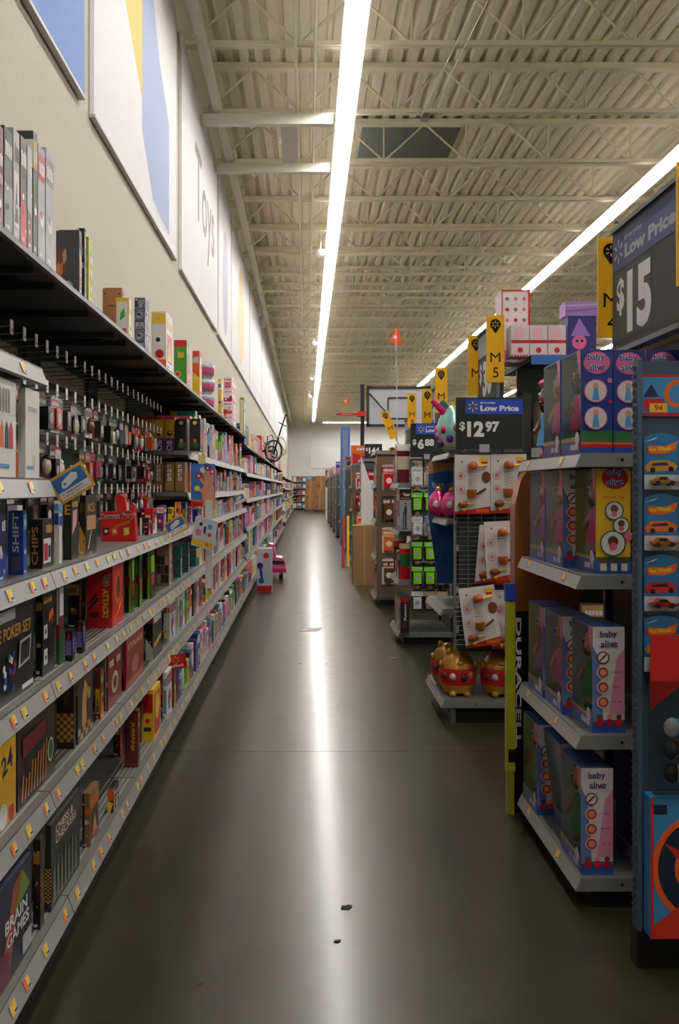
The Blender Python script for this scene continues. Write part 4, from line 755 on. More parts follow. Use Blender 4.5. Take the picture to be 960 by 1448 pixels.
    if withdoll:
        c, s_ = math.cos(rz), math.sin(rz); lx, ly = d * .515, w * .64
        p = t.location + (Matrix.Rotation(rz, 3, 'Z') @ Matrix.Rotation(tilt, 3, 'X')) @ Vector((lx, ly, .042)); q = doll(dlabel, kind, p, rz + .45, 1.1); q.rotation_euler = (tilt, 0, rz + .45); q.scale = (.84, 1.02, 1.1)
    return t
E1Y0, E1Y1, XL = 3.27, 4.18, .958
LV = [.115, .62, 1.19, 1.625]
endcap(0, 'end display with baby doll boxes, nearest on the right', E1Y0, E1Y1, LV, XL, 1.37)
NM = {LV[0]: 'bottom', LV[1]: 'second', LV[2]: 'third', LV[3]: 'top'}
def dl(l, what): return ('%s doll box on the %s doll shelf, %s' % (what[0], NM[l], what[1]), '%s baby doll inside the %s box of the %s doll shelf' % (what[2], what[3], NM[l]))
for l, X, Y, st, kd, wh in [
    (LV[3], 1.0, 3.35, 'navy', 'b', ('blue', 'nearest the aisle', 'dark-skinned', 'nearest')), (LV[3], 1.0, 3.62, 'navy', 'a', ('blue', 'behind the nearest one', 'blonde', 'second')),
    (LV[3], 1.125, 3.37, 'navy', None, ('blue', 'set deeper beside the nearest', '', '')), (LV[3], 1.245, 3.36, 'navy', None, ('blue', 'deepest, against the back panel', '', '')),
    (LV[2], 1.045, 3.32, 'yellow', 'd', ('yellow-sided', 'nearest', 'dark-haired', 'yellow')), (LV[2], 1.0, 3.585, 'pink', 'a', ('pink and white', 'behind the yellow one', 'blonde pink-dressed', 'second')), (LV[2], 1.0, 3.855, 'pink', 'e', ('pink and white', 'farthest', 'lilac-dressed', 'farthest')),
    (LV[1], 1.03, 3.31, 'pink', 'c', ('pink and white', 'nearest', 'green-dressed', 'nearest')), (LV[1], .995, 3.575, 'pink', 'a', ('pink and white', 'in the middle', 'blonde', 'middle')), (LV[1], .99, 3.845, 'pink', 'e', ('pink and white', 'farthest', 'lilac-dressed', 'farthest')),
    (LV[0], .985, 3.30, 'pink', 'c', ('pink and white', 'nearest', 'green-dressed', 'nearest')), (LV[0], .98, 3.90, 'pink', 'c', ('pink and white', 'farthest upright one', 'green-dressed', 'farthest')), (LV[0], 1.2, 3.31, 'pink', None, ('pink and white', 'deepest beside the hanging cards', '', ''))]:
    a, b = dl(l, wh); doll_box(a, b, kd, X, Y, l, st, withdoll=bool(kd), d=.125 if st == 'yellow' else .115)
a, b = dl(LV[0], ('pink and white', 'leaning askew', 'green-dressed', 'leaning')); doll_box(a, b, 'c', 1.045, 3.61, LV[0] + .001, 'pink', withdoll=False, lean=-.13)
doll('loose dark-skinned baby doll in a pink hat on the top doll shelf', 'f', (1.06, 3.98, LV[3]), .5, 1.15)
header('large dark price board reading 15 dollars above the doll display', 1.31, 3.22, 3.93, 2.08, 2.58, '15')
blade('yellow marker M4 at the far edge of the 15 dollar board', 'M4', 1.255, 3.96, 2.15)
blade('yellow marker at the right picture edge beside the 15 dollar board', 'M', 1.285, 3.19, 2.2)
mb = MB(); mb.box(0, .02, 0, 1.0, 0, .55, (184, 150, 108))
for i in range(18):
    for j in range(8): FR(mb, (0, 1, 0), (0, -1, 0), (0, 0, 1)).disc(.05 + i * .05, .06 + j * .06, .005, 'black', 6)
tag(mb.build('pegboard_panel', 'kraft', None, (1.41, 3.2, 1.55)), 'tan perforated pegboard panel under the 15 dollar board', 'panel')
# --- hanging toy-car display at the right picture edge
CARX, CARY = 1.045, 2.86
t = thing('car_rack', 'tall narrow rack of hanging toy car cards at the right picture edge', 'rack', (CARX, CARY, 0)); mb = MB()
mb.box(-.008, .5, .03, .05, .12, 1.9, (70, 86, 104)); mb.build('rack_back', 'steel', t)
mb = MB(); mb.box(-.012, 0, 0, .05, .12, 1.9, (78, 100, 124)); mb.build('side_rail', 'steel', t)
mb = MB()
for i in range(70): mb.prism([(.0, .14 + i * .025), (.014, .148 + i * .025), (.0, .156 + i * .025)], 'x', -.022, -.012, (96, 104, 110))
o = mb.build('notched_edge', 'wire', t); o['kind'] = 'stuff'; o.location = (0, .02, 0)
mb = MB(); mb.box(-.012, .5, .01, .07, 0, .12, (16, 16, 16)); mb.build('foot', 'steel', t)
def car_mesh(c):
    mb = MB(); mb.prism([(-.036, .006), (.036, .006), (.038, .014), (.018, .018), (.008, .028), (-.016, .029), (-.026, .02), (-.038, .017)], 'y', -.014, .014, c); mb.prism([(.004, .019), (.008, .0265), (-.014, .0275), (-.02, .02)], 'y', -.0145, .0145, 'charcoal')
    for x in (-.022, .022):
        for y in (-.013, .013): mb.tube([(x, y - .004, .008), (x, y + .004, .008)], .008, 'black', 10)
    return mb
CARC = [('gold', 'gold'), ('orange', 'orange'), ('red', 'red'), ('gold', 'bronze'), ('blue', 'blue'), ('silver', 'silver')]
for col in range(3):
    for row in range(4):
        cc, cn = CARC[(row + col * 2 + (0 if row < 2 else 0)) % 6]; z = 1.66 - row * .19
        tt = thing('toy_car_pack', '%s toy car on a blue card, %s card down, %s column of the rack' % (cn, ORD[row], ORD[col]), 'pack', (CARX + .012 + .118 * col, CARY + .018, z), 0, 'toy car cards on the rack'); mb = MB(); w_, h_ = .108, .165
        mb.prism([(0, -h_), (w_, -h_), (w_, 0), (w_ * .65, .012), (w_ * .35, .012), (0, 0)], 'y', 0, .002, (40, 118, 176)); f = FR(mb, (0, 0, -h_), (1, 0, 0), (0, 0, 1)); f.poly([(0, h_ * .9), (w_ * .4, h_), (w_ * .3, h_ * .95)], 'white')
        f.poly([(w_ * .02, h_ * .72), (w_ * .15, h_ * .84), (w_ * .6, h_ * .82), (w_ * .98, h_ * .92), (w_ * .9, h_ * .74), (w_ * .6, h_ * .68), (w_ * .2, h_ * .68)], (236, 110, 20)); f.poly([(w_ * .02, h_ * .72), (w_ * .12, h_ * .8), (w_ * .2, h_ * .69)], 'red'); f.text('Hot Wheels', w_ * .14, h_ * .72, h_ * .085, 'yellow', w_ * .66, .06, .06)
        f.poly([(0, h_ * .42), (w_ * .2, h_ * .55), (w_ * .7, h_ * .56), (w_ * .98, h_ * .46), (w_ * .9, h_ * .36), (w_ * .1, h_ * .34)], cc); f.poly([(w_ * .25, h_ * .5), (w_ * .65, h_ * .52), (w_ * .72, h_ * .46), (w_ * .2, h_ * .45)], 'charcoal'); f.disc(w_ * .25, h_ * .37, w_ * .08, 'black', 10); f.disc(w_ * .78, h_ * .39, w_ * .08, 'black', 10); f.rect(0, 0, w_, h_ * .28, (206, 214, 220))
        mb.build('backing_card', 'card', tt); car_mesh(cc).build('toy_car', 'plastic', tt, (w_ / 2, -.018, -h_ * .93))
        mb = MB(); mb.box(w_ * .1, w_ * .9, -.034, -.0015, -h_ * .97, -h_ * .7, 'white'); mb.build('blister', 'film', tt)
mb = MB(); mb.box(0, .4, 0, .006, 0, .13, (196, 34, 30)); f = FR(mb, (0, 0, 0), (1, 0, 0), (0, 0, 1)); f.rect(.008, .01, .4, .122, (60, 140, 200)); f.poly([(.01, .06), (.035, .1), (.06, .06)], 'navy'); f.disc(.12, .07, .045, 'orange'); f.disc(.12, .07, .03, (60, 140, 200)); f.rect(.012, .02, .075, .055, 'red'); f.rect(.03, .012, .085, .04, (236, 196, 40)); f.text('94', .045, .016, .02, 'red', None)
tag(mb.build('rack_topper', 'card', None, (CARX, CARY + .02, 1.725)), 'blue printed topper in a red frame above the toy car cards', 'sign')
t = thing('toy_bag', 'red card with clear bag of toys hanging under the toy cars', 'pack', (CARX + .01, CARY - .045, .55)); mb = MB(); mb.prism([(0, .36), (.34, .36), (.34, .50), (0, .50)], 'y', 0, .006, (190, 26, 28)); mb.prism([(0, .36), (.11, .36), (.0, .27)], 'y', 0, .006, (190, 26, 28)); mb.build('header_card', 'card', t)
mb = MB()
for k in range(9): mb.ball((.06 + .03 * (k % 3), -.012, .08 + .07 * (k // 3)), (.026, .014, .03), ['charcoal', 'silver', 'sky', 'darkgrey', 'brown'][k % 5], 8, 6)
mb.build('toys', 'plastic', t, smooth=True).__setitem__('kind', 'stuff'); mb = MB(); mb.box(.0, .3, -.03, .0, .02, .36, 'white'); mb.build('clear_bag', 'film', t)
def loop_art(f, w, h):
    f.rect(0, 0, w, h, (58, 136, 190)); f.rect(w * .01, h * .88, w * .12, h * .95, 'navy')
    for r, c in ((.36, (226, 92, 30)), (.32, (24, 40, 60)), (.2, (226, 92, 30)), (.16, (58, 136, 190))): f.disc(w * .38, h * .5, h * r, c, 28, h * r * 1.1)
    f.poly([(w * .1, h * .68), (w * .22, h * .62), (w * .3, h * .64), (w * .2, h * .56)], 'red'); f.poly([(0, h * .08), (w * .3, h * .3), (w * .5, 0), (0, 0)], (196, 44, 30)); f.rect(0, 0, w * .02, h, 'red')
carton('track_set_box', 'blue box printed with a large orange race track loop', 'box', 1, CARX + .005, CARY - .055, .125, .42, .06, .43, (58, 136, 190), None, loop_art, None)
mb = MB(); mb.box(0, .4, 0, .11, 0, .004, 'cream'); f = FR(mb, (0, 0, .004), (1, 0, 0), (0, 1, 0)); f.rect(.02, .02, .2, .05, 'brown')
# --- battery display on the far side of the doll shelves
t = thing('battery_stand', 'battery-shaped stand, copper above and black below, beside the doll display', 'display', (.964, 4.25, 0)); mb = MB()
mb.prism([(.0, .93), (.0, 1.42), (.03, 1.54), (.075, 1.6), (.3, 1.6), (.3, .93)], 'y', 0, .1, (176, 100, 48)); mb.build('copper_top', 'shiny', t)
mb = MB(); mb.prism([(-.02, .1), (.0, .0), (.3, 0), (.3, .93), (.0, .93)], 'y', 0, .1, (16, 16, 18)); FR(mb, (0, 0, 0), (1, 0, 0), (0, 0, 1)).text('DURACELL', .004, .9, .026, 'white', .6, -math.pi / 2, .03); mb.build('black_body', 'plastic', t)
t = thing('battery_sign', 'yellow-green upright strip with blue cap beside the battery-shaped stand', 'sign', (.918, 4.22, 0)); mb = MB(); mb.box(0, .042, 0, .03, .2, .98, (176, 180, 30)); mb.box(.01, .042, -.001, 0, .24, .3, 'black')
mb.build('sign_board', 'plastic', t); mb = MB(); mb.box(-.005, .045, -.005, .028, .98, 1.06, (36, 70, 170)); mb.build('cap', 'plastic', t); mb = MB(); mb.box(.005, .037, 0, .028, 0, .2, (150, 150, 30)); mb.build('foot', 'plastic', t)

# --- second end display: toy cards on a wire panel, eggs, gold piggy tubs
E2, E2F = 5.85, 6.65
t = endcap(1, 'end display with wire panel of white toy cards and gold tubs', E2, E2F, [.15], .86, 1.40, 2.1)
mb = MB(); mb.box(0, .03, 0, .03, 0, .09, (90, 96, 94)); mb.build('leg', 'steel', t, (-.48, .0, 0))
wire_panel(t, -.45, -.02, .5, 1.62, .02)
for k, (z, d0) in enumerate(((1.73, .50), (1.30, .51), (.72, .54))):
    sh = shelf(t, .07, .68 if k == 1 else .8, z, d0, -1, .04, False, 0)
mb = MB(); mb.prism([(-.53, 1.3), (-.46, .82), (-.34, .82), (-.34, 1.68), (-.53, 1.68)], 'y', .70, .708, (36, 92, 168)); f = FR(mb, (-.53, .70, 0), (1, 0, 0), (0, 0, 1)); f.poly([(0, 1.6), (.19, 1.63), (.19, 1.68), (0, 1.68)], 'tan'); f.text('Earn up', .03, 1.49, .05, 'silver', .155, .08); f.text('rewards', .04, 1.4, .05, 'silver', .145, .08); f.disc(.14, 1.0, .04, (24, 60, 120)); f.disc(.14, 1.0, .034, (36, 92, 168))
mb.build('rewards_panel', 'card', t); mb = MB(); mb.box(-.42, -.03, .05, .06, .45, 1.7, (50, 60, 54)); mb.build('backing_board', 'matte', t)
def signboard(label, X, Y, z, w, h, dollars, cents, band=(30, 74, 178)):
    tt = thing('price_sign', label, 'sign', (X, Y, z), 0, 'black price signs facing the camera'); mb = MB(); mb.box(0, w, 0, .012, 0, h, (26, 32, 30)); f = FR(mb, (0, 0, 0), (1, 0, 0), (0, 0, 1)); low_price(f, w * .14, h * .68, w * .86, h * .29, band); price(f, dollars, cents, w * .05, h * .24, h * .3)
    mb.build('sign_board', 'matte', tt); mb = MB(); mb.box(w * .35, w * .5, -.004, .0, -.02, .03, 'silver'); mb.build('holder', 'plastic', tt); mb = MB(); mb.box(w * .4, w * .44, .05, .068, -.12, h * .6, 'grey'); mb.build('post', 'steel', tt); mb = MB(); mb.box(w * .4, w * .44, .012, .05, h * .4, h * .45, 'grey'); mb.build('arm', 'steel', tt)
signboard('black price sign reading 12.97 dollars above the white toy cards', 0.945, 5.80, 1.745, .42, .325, '12', '97')
def stretch_card(label, X, Z, Y, ang=0):
    tt = thing('toy_card', label, 'pack', (X, Y, Z), 0, 'white toy cards on the wire panel', rot=(0, ang, 0)); w_, h_ = .225, .375; mb = MB(); mb.prism([(0, -h_), (w_, -h_), (w_, 0), (0, 0)], 'y', 0, .003, (226, 222, 218)); f = FR(mb, (0, 0, -h_), (1, 0, 0), (0, 0, 1)); f.poly([(0, 0), (w_, 0), (w_, h_ * .13), (0, h_ * .04)], (190, 40, 30)); f.rect(w_ * .6, h_ * .03, w_ * .95, h_ * .08, 'orange')
    f.rect(w_ * .7, h_ * .88, w_ * .94, h_ * .95, 'yellow'); f.rect(w_ * .74, h_ * .85, w_ * .92, h_ * .885, 'red')
    for y in (.64, .41): f.disc(w_ * .17, h_ * y, w_ * .11, (60, 60, 90), 16); f.disc(w_ * .17, h_ * y, w_ * .10, 'white', 16); f.disc(w_ * .17, h_ * y, w_ * .065, (220, 120, 110), 10)
    f.disc(w_ * .2, h_ * .88, w_ * .025, 'black', 8); f.disc(w_ * .88, h_ * .62, w_ * .13, 'brown', 10, h_ * .1); mb.build('backing_card', 'card', tt)
    mb = MB(); mb.lathe([(.02, 0), (.031, .012), (.033, .03), (.024, .046), (.008, .052)], (186, 96, 44), 12, (w_ * .48, -.03, -.095)); mb.build('top_cup', 'plastic', tt, smooth=True)
    mb = MB(); mb.lathe([(.016, 0), (.03, .02), (.033, .05), (.033, .055)], (186, 96, 44), 12, (w_ * .46, -.03, -.275)); mb.build('lower_cup', 'plastic', tt, smooth=True)
    mb = MB(); mb.tube([(w_ * .47 + .026 * math.cos(a), -.03 + .026 * math.sin(a), -.225 + .13 * a / (14 * math.pi)) for a in [math.pi * i / 4 for i in range(57)]], .0014, 'silver', 4); mb.build('spring', 'plastic', tt)
    mb = MB(); mb.ball((w_ * .22, -.02, -.315), (.034, .02, .024), (140, 74, 34), 10, 7); mb.tube([(w_ * .3, -.02, -.31), (w_ * .56, -.02, -.305)], .006, 'yellow', 6); mb.tube([(w_ * .6, -.02, -.25), (w_ * .85, -.02, -.215)], .008, (60, 40, 30), 6); mb.tube([(w_ * .6, -.02, -.075), (w_ * .9, -.02, -.07)], .008, 'yellow', 6); mb.ball((w_ * .24, -.02, -.345), (.014, .01, .016), 'yellow', 8, 5); mb.build('loose_pieces', 'plastic', tt, smooth=True)
for l, px, py, Y, a in (('white toy card at top left of the wire panel', 643, 643, 5.82, 0), ('white toy card at top right of the wire panel', 694, 642, 5.83, .0), ('white toy card in the middle right of the wire panel', 684, 738, 5.772, -.05), ('white toy card tilted at the bottom of the wire panel', 648, 833, 5.772, -.13), ('white toy card hanging lowest beside the battery sign', 697, 834, 5.84, .02), ('white toy card half hidden behind the middle right one', 678, 742, 5.845, .08)):
    x, _, z = at(px, py, Y); stretch_card(l, x, z, Y, a)
def egg(mb, o, r, h, cols, n=20): mb.lathe([(r * max(.04, math.sin(math.pi * (i / 12) ** .88)), h * .5 * (1 - math.cos(math.pi * i / 12))) for i in range(13)], cols, n, o)
t = thing('surprise_egg', 'large clear and teal surprise egg with coloured horns', 'toy', (1.0, 6.22, 1.73)); mb = MB(); egg(mb, (0, 0, 0), .12, .33, [(196, 206, 204)] * 5 + [(150, 206, 196)] * 7)
for a, z, c in ((3.3, .12, 'pink'), (3.9, .16, 'magenta'), (4.3, .1, 'purple'), (4.7, .17, 'orange'), (2.8, .17, 'pink'), (3.6, .07, 'purple')): mb.ball((.108 * math.cos(a), .108 * math.sin(a), z), (.026, .026, .03), c, 8, 6)
mb.build('shell', 'shiny', t, smooth=True)
for k, (c, x, y) in enumerate((('magenta', -.11, -.02), ('teal', -.06, 0), ('yellow', .0, .02))): mb = MB(); mb.tube([(x * .5, y, .26), (x, y, .32), (x * 1.4, y, .36)], [.026, .023, .014], c, 10); mb.build('horn', 'plastic', t, smooth=True)
for k in range(2):
    mb = MB(); egg(mb, (0, 0, 0), .08, .19, [(216, 40, 120)] * 5 + [(232, 80, 150)] * 3 + [(216, 40, 120)] * 4); mb.ball((-.03, -.07, .09), (.025, .012, .025), 'white', 8, 6); mb.ball((.02, -.074, .06), (.02, .012, .02), 'gold', 8, 6)
    t = thing('pink_egg', 'glossy pink surprise egg, %s one of the pair under the rewards panel' % ['left', 'right'][k], 'toy', (.985 - .06 * (1 - k) - .01, 6.2 + (.22 if k == 0 else 0) - .1, 1.30), 0, 'pair of pink eggs'); mb.build('shell', 'shiny', t, smooth=True); mb = MB(); mb.lathe([(.03, .185), (.028, .2), (.012, .21)], 'gold', 10); mb.build('tip', 'plastic', t, smooth=True)
def piggy(label, X, Y, rz=0, k=1.0):
    t = thing('gold_tub', label, 'toy', (X, Y, .15), rz, 'gold tubs on the low shelf'); G_ = (206, 152, 50); mb = MB(); mb.lathe([(.05, 0), (.095, .02), (.118, .07), (.122, .13), (.112, .19), (.085, .24), (.05, .275), (.015, .285)], G_, 22); mb.build('body', 'shiny', t, smooth=True)
    mb = MB(); mb.lathe([(.1185, .075), (.1235, .12), (.1215, .16), (.116, .18)], (190, 26, 30), 22); f = MB()
    for a, z, c in ((4.3, .13, (200, 200, 196)), (4.9, .125, (70, 30, 26)), (5.3, .14, 'gold'), (3.8, .13, (90, 30, 30))): mb.ball((.119 * math.cos(a), .119 * math.sin(a), z), (.022, .022, .026), c, 8, 6)
    mb.build('red_label', 'card', t, smooth=True)
    for s in (-1, 1):
        mb = MB(); mb.ball((s * .055, -.01, .275), (.022, .014, .03), G_, 10, 6); mb.build('ear', 'shiny', t, smooth=True); mb = MB(); mb.ball((s * .045, -.095, .02), (.026, .03, .02), G_, 10, 6); mb.build('foot', 'shiny', t, smooth=True)
        mb = MB(); mb.ball((s * .112, -.04, .2), (.02, .02, .028), G_, 8, 6); mb.build('paw', 'shiny', t, smooth=True)
    mb = MB(); mb.ball((0, -.098, .215), (.022, .018, .016), G_, 10, 6); mb.build('snout', 'shiny', t, smooth=True)
piggy('gold animal tub with red label, front left on the low shelf', .993, 6.04, 0); piggy('gold animal tub with red label, front right on the low shelf', 1.262, 6.02, 0); piggy('gold animal tub half hidden behind the front left one', .98, 6.33, 0)

# --- gondolas running away to the right behind the end displays
def gondola(i, y0, y1, levels, items, x0=1.43, x1=7.4):
    t = thing('gondola', 'long shelving run going off to the right behind the %s end display' % ORD[i], 'shelving', (x0, y0, 0), 0, 'side-aisle shelving runs'); ym = (y1 - y0) / 2; Ln = x1 - x0
    mb = MB(); mb.box(0, Ln, ym - .015, ym + .015, .05, max(2.1, levels[-1] - .04), (92, 100, 96)); mb.build('back_panel', 'steel', t)
    mb = MB(); mb.box(0, Ln, .04, 2 * ym - .04, 0, .1, (20, 20, 20)); mb.build('kick_plate', 'steel', t)
    for z in levels:
        mb = MB(); mb.box(0, Ln, 0, ym * 2, z - .03, z, DECK if z < 2 else DARKM); sh = mb.build('shelf', 'steel', t); mb = MB(); mb.box(0, Ln, -.014, 0, z - .055, z + .004, (60, 110, 180) if z > 2 else RAIL); mb.build('price_rail', 'steel', sh)
    for k in range(int(Ln / 1.22) + 1): mb = MB(); mb.box(k * 1.22, k * 1.22 + .03, ym - .03, ym + .03, 0, 2.15, DARKM); mb.build('upright', 'steel', t)
gondola(0, E1Y0, E1Y1, [.17, .6, 1.1, 1.6], None)
gondola(1, E2, E2F, [.17, .55, .95, 1.35, 1.75, 2.34], None)
gondola(2, 8.8, 9.6, [.17, .55, .95, 1.35, 1.75, 2.2], None)
gondola(3, 11.75, 12.55, [.17, .6, 1.05, 1.5, 1.95, 2.2], None)
def face_cam(label, X0_, X1_, Y, z, h, d, main, draw, name='toy_box', mat='card', group='packages facing the side aisle'):
    return carton(name, label, 'box', 1, X0_, Y, z, X1_ - X0_, d, h, main, None, draw, group, lid=False, mat=mat)
Y = E2 + .02; ZT = 2.34
sx = lambda px, Y_=Y: (px - VX) * Y_ / F
face_cam('pink and white picture box standing topmost over the candy packs', sx(709, Y + .3), sx(749, Y + .3), Y + .3, ZT + .235, .255, .2, (226, 206, 206), lambda f, w, h: (f.rect(0, 0, w * .04, h, 'red'), f.rect(w * .94, 0, w, h, 'red'), f.rect(w * .08, h * .08, w * .9, h * .95, (238, 222, 220)), [f.disc(w * (.2 + .3 * i), h * (.2 + .28 * j), w * .07, ['pink', 'red', 'grey', 'tan'][(i + j) % 4], 8) for i in range(3) for j in range(3)], f.rect(0, h * .96, w, h, 'red')))
face_cam('white carton carrying the pink picture box', sx(709, Y + .28), sx(752, Y + .28), Y + .28, ZT, .234, .24, 'cream', A('cream', 'pink', 'white', 3))
for k in range(3): face_cam('white candy-stripe pack with red ribbon, %s from the left' % ORD[k], sx(723 + 26 * k), sx(723 + 26 * k + 25), Y, ZT, .2, .15, (232, 214, 216), lambda f, w, h: (f.rect(0, h * .42, w, h * .52, 'red'), f.disc(w * .5, h * .2, w * .16, (206, 30, 40), 10, h * .09), f.rect(w * .2, h * .6, w * .7, h * .9, (240, 190, 200)), [f.bar(w * i / 6, 0, w * (i + .5) / 6, h * .06, .008, 'red') for i in range(6)]), name='candy_pack')
face_cam('purple and blue troll-haired doll pack right of the candy packs', sx(803), sx(843), Y, ZT, .26, .15, (52, 50, 120), lambda f, w, h: (f.disc(w * .4, h * .35, w * .26, 'pink'), f.disc(w * .32, h * .38, w * .05, 'navy', 8), f.disc(w * .5, h * .38, w * .05, 'navy', 8), f.poly([(w * .1, h * .5), (w * .4, h * .95), (w * .8, h * .5)], (170, 120, 200)), f.disc(w * .85, h * .12, w * .1, 'orange')), name='doll_pack')
face_cam('lilac soft pack lying on the purple doll pack', sx(800), sx(846), Y + .01, ZT + .262, .09, .14, (168, 130, 196), lambda f, w, h: (f.bar(0, h * .3, w, h * .5, .012, (140, 100, 170)), f.bar(0, h * .7, w, h * .8, .01, (200, 170, 220))), name='soft_pack')
for j, (z, hm) in enumerate(((1.75, .46), (1.35, .34), (.95, .34), (.55, .34))):
    x = 1.5; n = 0
    while x < 3.4:
        w_ = rng.uniform(.12, .3); a, b, c = rng.sample(['tan', 'brown', 'sky', 'white', 'charcoal', 'pink', 'cream', 'teal'], 3); n += 1
        face_cam('%s and %s pack, %s from the end on the %s shelf, second side aisle' % (a, b, ORD[n - 1], ['fifth', 'fourth', 'third', 'second'][j]), x, x + w_, Y, z, hm * rng.uniform(.5, .85), .2, a, A(a, b, c, n + 7 * j)); x += w_ + rng.uniform(.02, .1)
# --- boards and markers of the farther displays
header('dark slanted price board reading 30 dollars above the second display', 1.235, 5.92, 6.6, 2.08, 2.58, '30', (170, 172, 178), zb=1.731)
blade('yellow marker M5 in front of the 30 dollar board', 'M5', 1.15, 5.87, 2.175); blade('yellow marker seen past the 30 dollar board', 'M', 1.165, 6.62, 2.17, zb=1.731)
header('third slanted price board right behind the M7 marker', 1.3, 8.88, 9.5, 2.05, 2.5, '1', (170, 172, 178), zb=1.551); blade('yellow marker M7 between second and third displays', 'M7', 1.235, 8.8, 2.22); blade('yellow marker partly hidden left of M7', 'M', 1.2, 9.55, 2.1)
header('fourth slanted price board behind the M9 marker', 1.34, 11.85, 12.5, 2.0, 2.4, '1', (170, 172, 178), zb=1.981); blade('yellow marker M9 above the 6 dollar price sign', 'M9', 1.295, 11.75, 2.28, zb=1.981)
blade('yellow marker tilted to the left of M9', 'M', 1.36, 14.86, 2.28, .14, .46, -.38); blade('small yellow marker low beside the dark price board', ' ', 1.33, 14.84, 1.95, .12, .2)

# ------------------------------------------------------------------ third and farther end displays
rng = random.Random(21)
t3 = endcap(2, 'end display with boxed scooters and lime green packs', 8.8, 9.6, [.12, .62, 1.09, 1.55], .873, 1.40, 2.05)
wire_panel(t3, -.40, -.02, .3, 1.75, -.03, .1, .045)
def scooter(f, w, h):
    f.rect(0, h * .74, w, h, 'black'); f.disc(w * .22, h * .88, w * .1, 'red'); f.disc(w * .22, h * .88, w * .05, 'black'); f.text('Razor', w * .36, h * .83, h * .08, 'white', w * .55); f.rect(w * .1, h * .77, w * .9, h * .79, 'gold')
    f.rect(0, 0, w, h * .74, (150, 156, 158)); f.poly([(w * .42, h * .08), (w * .62, h * .08), (w * .6, h * .34), (w * .66, h * .5), (w * .58, h * .6), (w * .44, h * .58), (w * .36, h * .48), (w * .44, h * .34)], (60, 62, 74)); f.disc(w * .52, h * .65, w * .09, (70, 48, 40)); f.bar(w * .3, h * .05, w * .34, h * .45, .008, 'black'); f.bar(w * .2, h * .04, w * .7, h * .06, .01, 'black')
carton('scooter_box', 'tall scooter box with a printed child on the third display', 'box', 1, .885, 8.72, 1.091, .11, .3, .40, (150, 110, 104), A('darkred', 'grey', 'white', 4), scooter, 'scooter boxes', lid=False)
carton('scooter_box', 'long low black scooter box on the bottom shelf of the third display', 'box', 1, .895, 8.74, .121, .085, .55, .33, (40, 34, 34), A('cream', 'red', 'grey', 6), lambda f, w, h: (f.disc(w * .5, h * .2, w * .2, 'red'), f.disc(w * .5, h * .2, w * .1, 'black'), f.text('Razor', w * .66, h * .36, w * .28, 'white', h * .5, math.pi / 2), f.rect(w * .05, h * .9, w * .95, h, 'red')), 'scooter boxes', lid=False)
for z, w_ in ((.62, 'second'), (1.09, 'third'), (1.55, 'top')): fill(1, .9, 9.06 if z != .62 else 8.82, 9.58, z, .42, 'along the %s shelf, third right display' % w_, rng, (.1, .2), (.15, .3), pal=['white', 'darkred', 'black', 'red', 'cream', 'brown', 'grey'])
signboard('black price sign reading about 6 dollars left of the large egg', .985, 8.68, 1.79, .36, .32, '6', '88')
C3 = [['cream', 'brown', 'white'], ['charcoal', 'lime', 'grey'], ['grey', 'silver', 'red'], ['charcoal', 'lime', 'lime'], ['black', 'darkgrey', 'lime'], ['charcoal', 'silver', 'brown']]
for r in range(6):
    for k in range(3):
        a = ['white', 'charcoal', 'silver', 'black', 'black', 'charcoal'][r]; b = [(140, 226, 40) if r in (1, 3, 4) and k < 2 else 'grey', 'red', 'grey'][0 if r in (1, 3, 4) else (k + r) % 3]
        hang_pack('%s pack on the wire of the third display, row %s, %s across' % (wd(a), ['one', 'two', 'three', 'four', 'five', 'six'][r], ORD[k]), 'packs on the third display wire', (1.055 + .12 * k, 8.755, 1.71 - r * .235), .105, .2, a, b if r in (1, 3, 4) else rng.choice(['grey', 'red', 'white', 'tan']), 'silver', face='-y', kind=0, thick=.04)
        if k < 2: price_label(t3, (1.055 + .12 * k - 1.40, -.04, 1.71 - r * .235 + .022), (0, 0, 0), 1)
ECY = [11.75, 14.9, 18.0, 21.2, 24.4, 27.8, 31.2, 35, 39, 43]
for i, y in enumerate(ECY):
    n = ORD[i + 3]; te = endcap(i + 3, 'end display on the right of the aisle, %s from the camera' % n, y, y + .8, [.12, .62, 1.09, 1.55, 1.98], .873, 1.40, 2.05 if i else 2.0)
    mb = MB(); mb.box(-.5, 0, -.02, -.004, .1, 1.9, (74, 80, 76) if i % 2 else (112, 92, 70)); mb.build('side_board', 'matte', te)
    for s, z in enumerate((.12, .62, 1.09, 1.55) if i < 2 else (.12, .62, 1.09, 1.55, 1.98)): fill(1, .905, y + .02, y + .78, z, .4, 'along the %s shelf, %s right display' % (ORD[s], n), rng, (.14, .3) if i < 3 else (.4, .7), (.15, .3), kind='display', rich=i < 2, pal=['white', 'blue', 'black', 'red', 'cream', 'brown', 'grey', 'orange', 'navy', 'tan'])
    if i < 3:
        for r in range(4):
            for k in range(2): a = rng.choice(['white', 'cream', 'charcoal', 'tan', 'silver']); hang_pack('%s pack on the side board of the %s display, row %s, %s across' % (a, n, ['one', 'two', 'three', 'four'][r], ORD[k]), 'packs on display side boards', (1.0 + .2 * k + .05, y - .028, 1.8 - r * .4), .17, .33, a, rng.choice(['orange', 'brown', 'red', 'navy']), 'white', face='-y', kind=k, thick=.05)
    if i: mb = MB(); mb.box(0, 6, .05, .75, 0, 2.1, (70, 76, 74)); mb.build('run_body', 'steel', te, (.05, 0, 0))
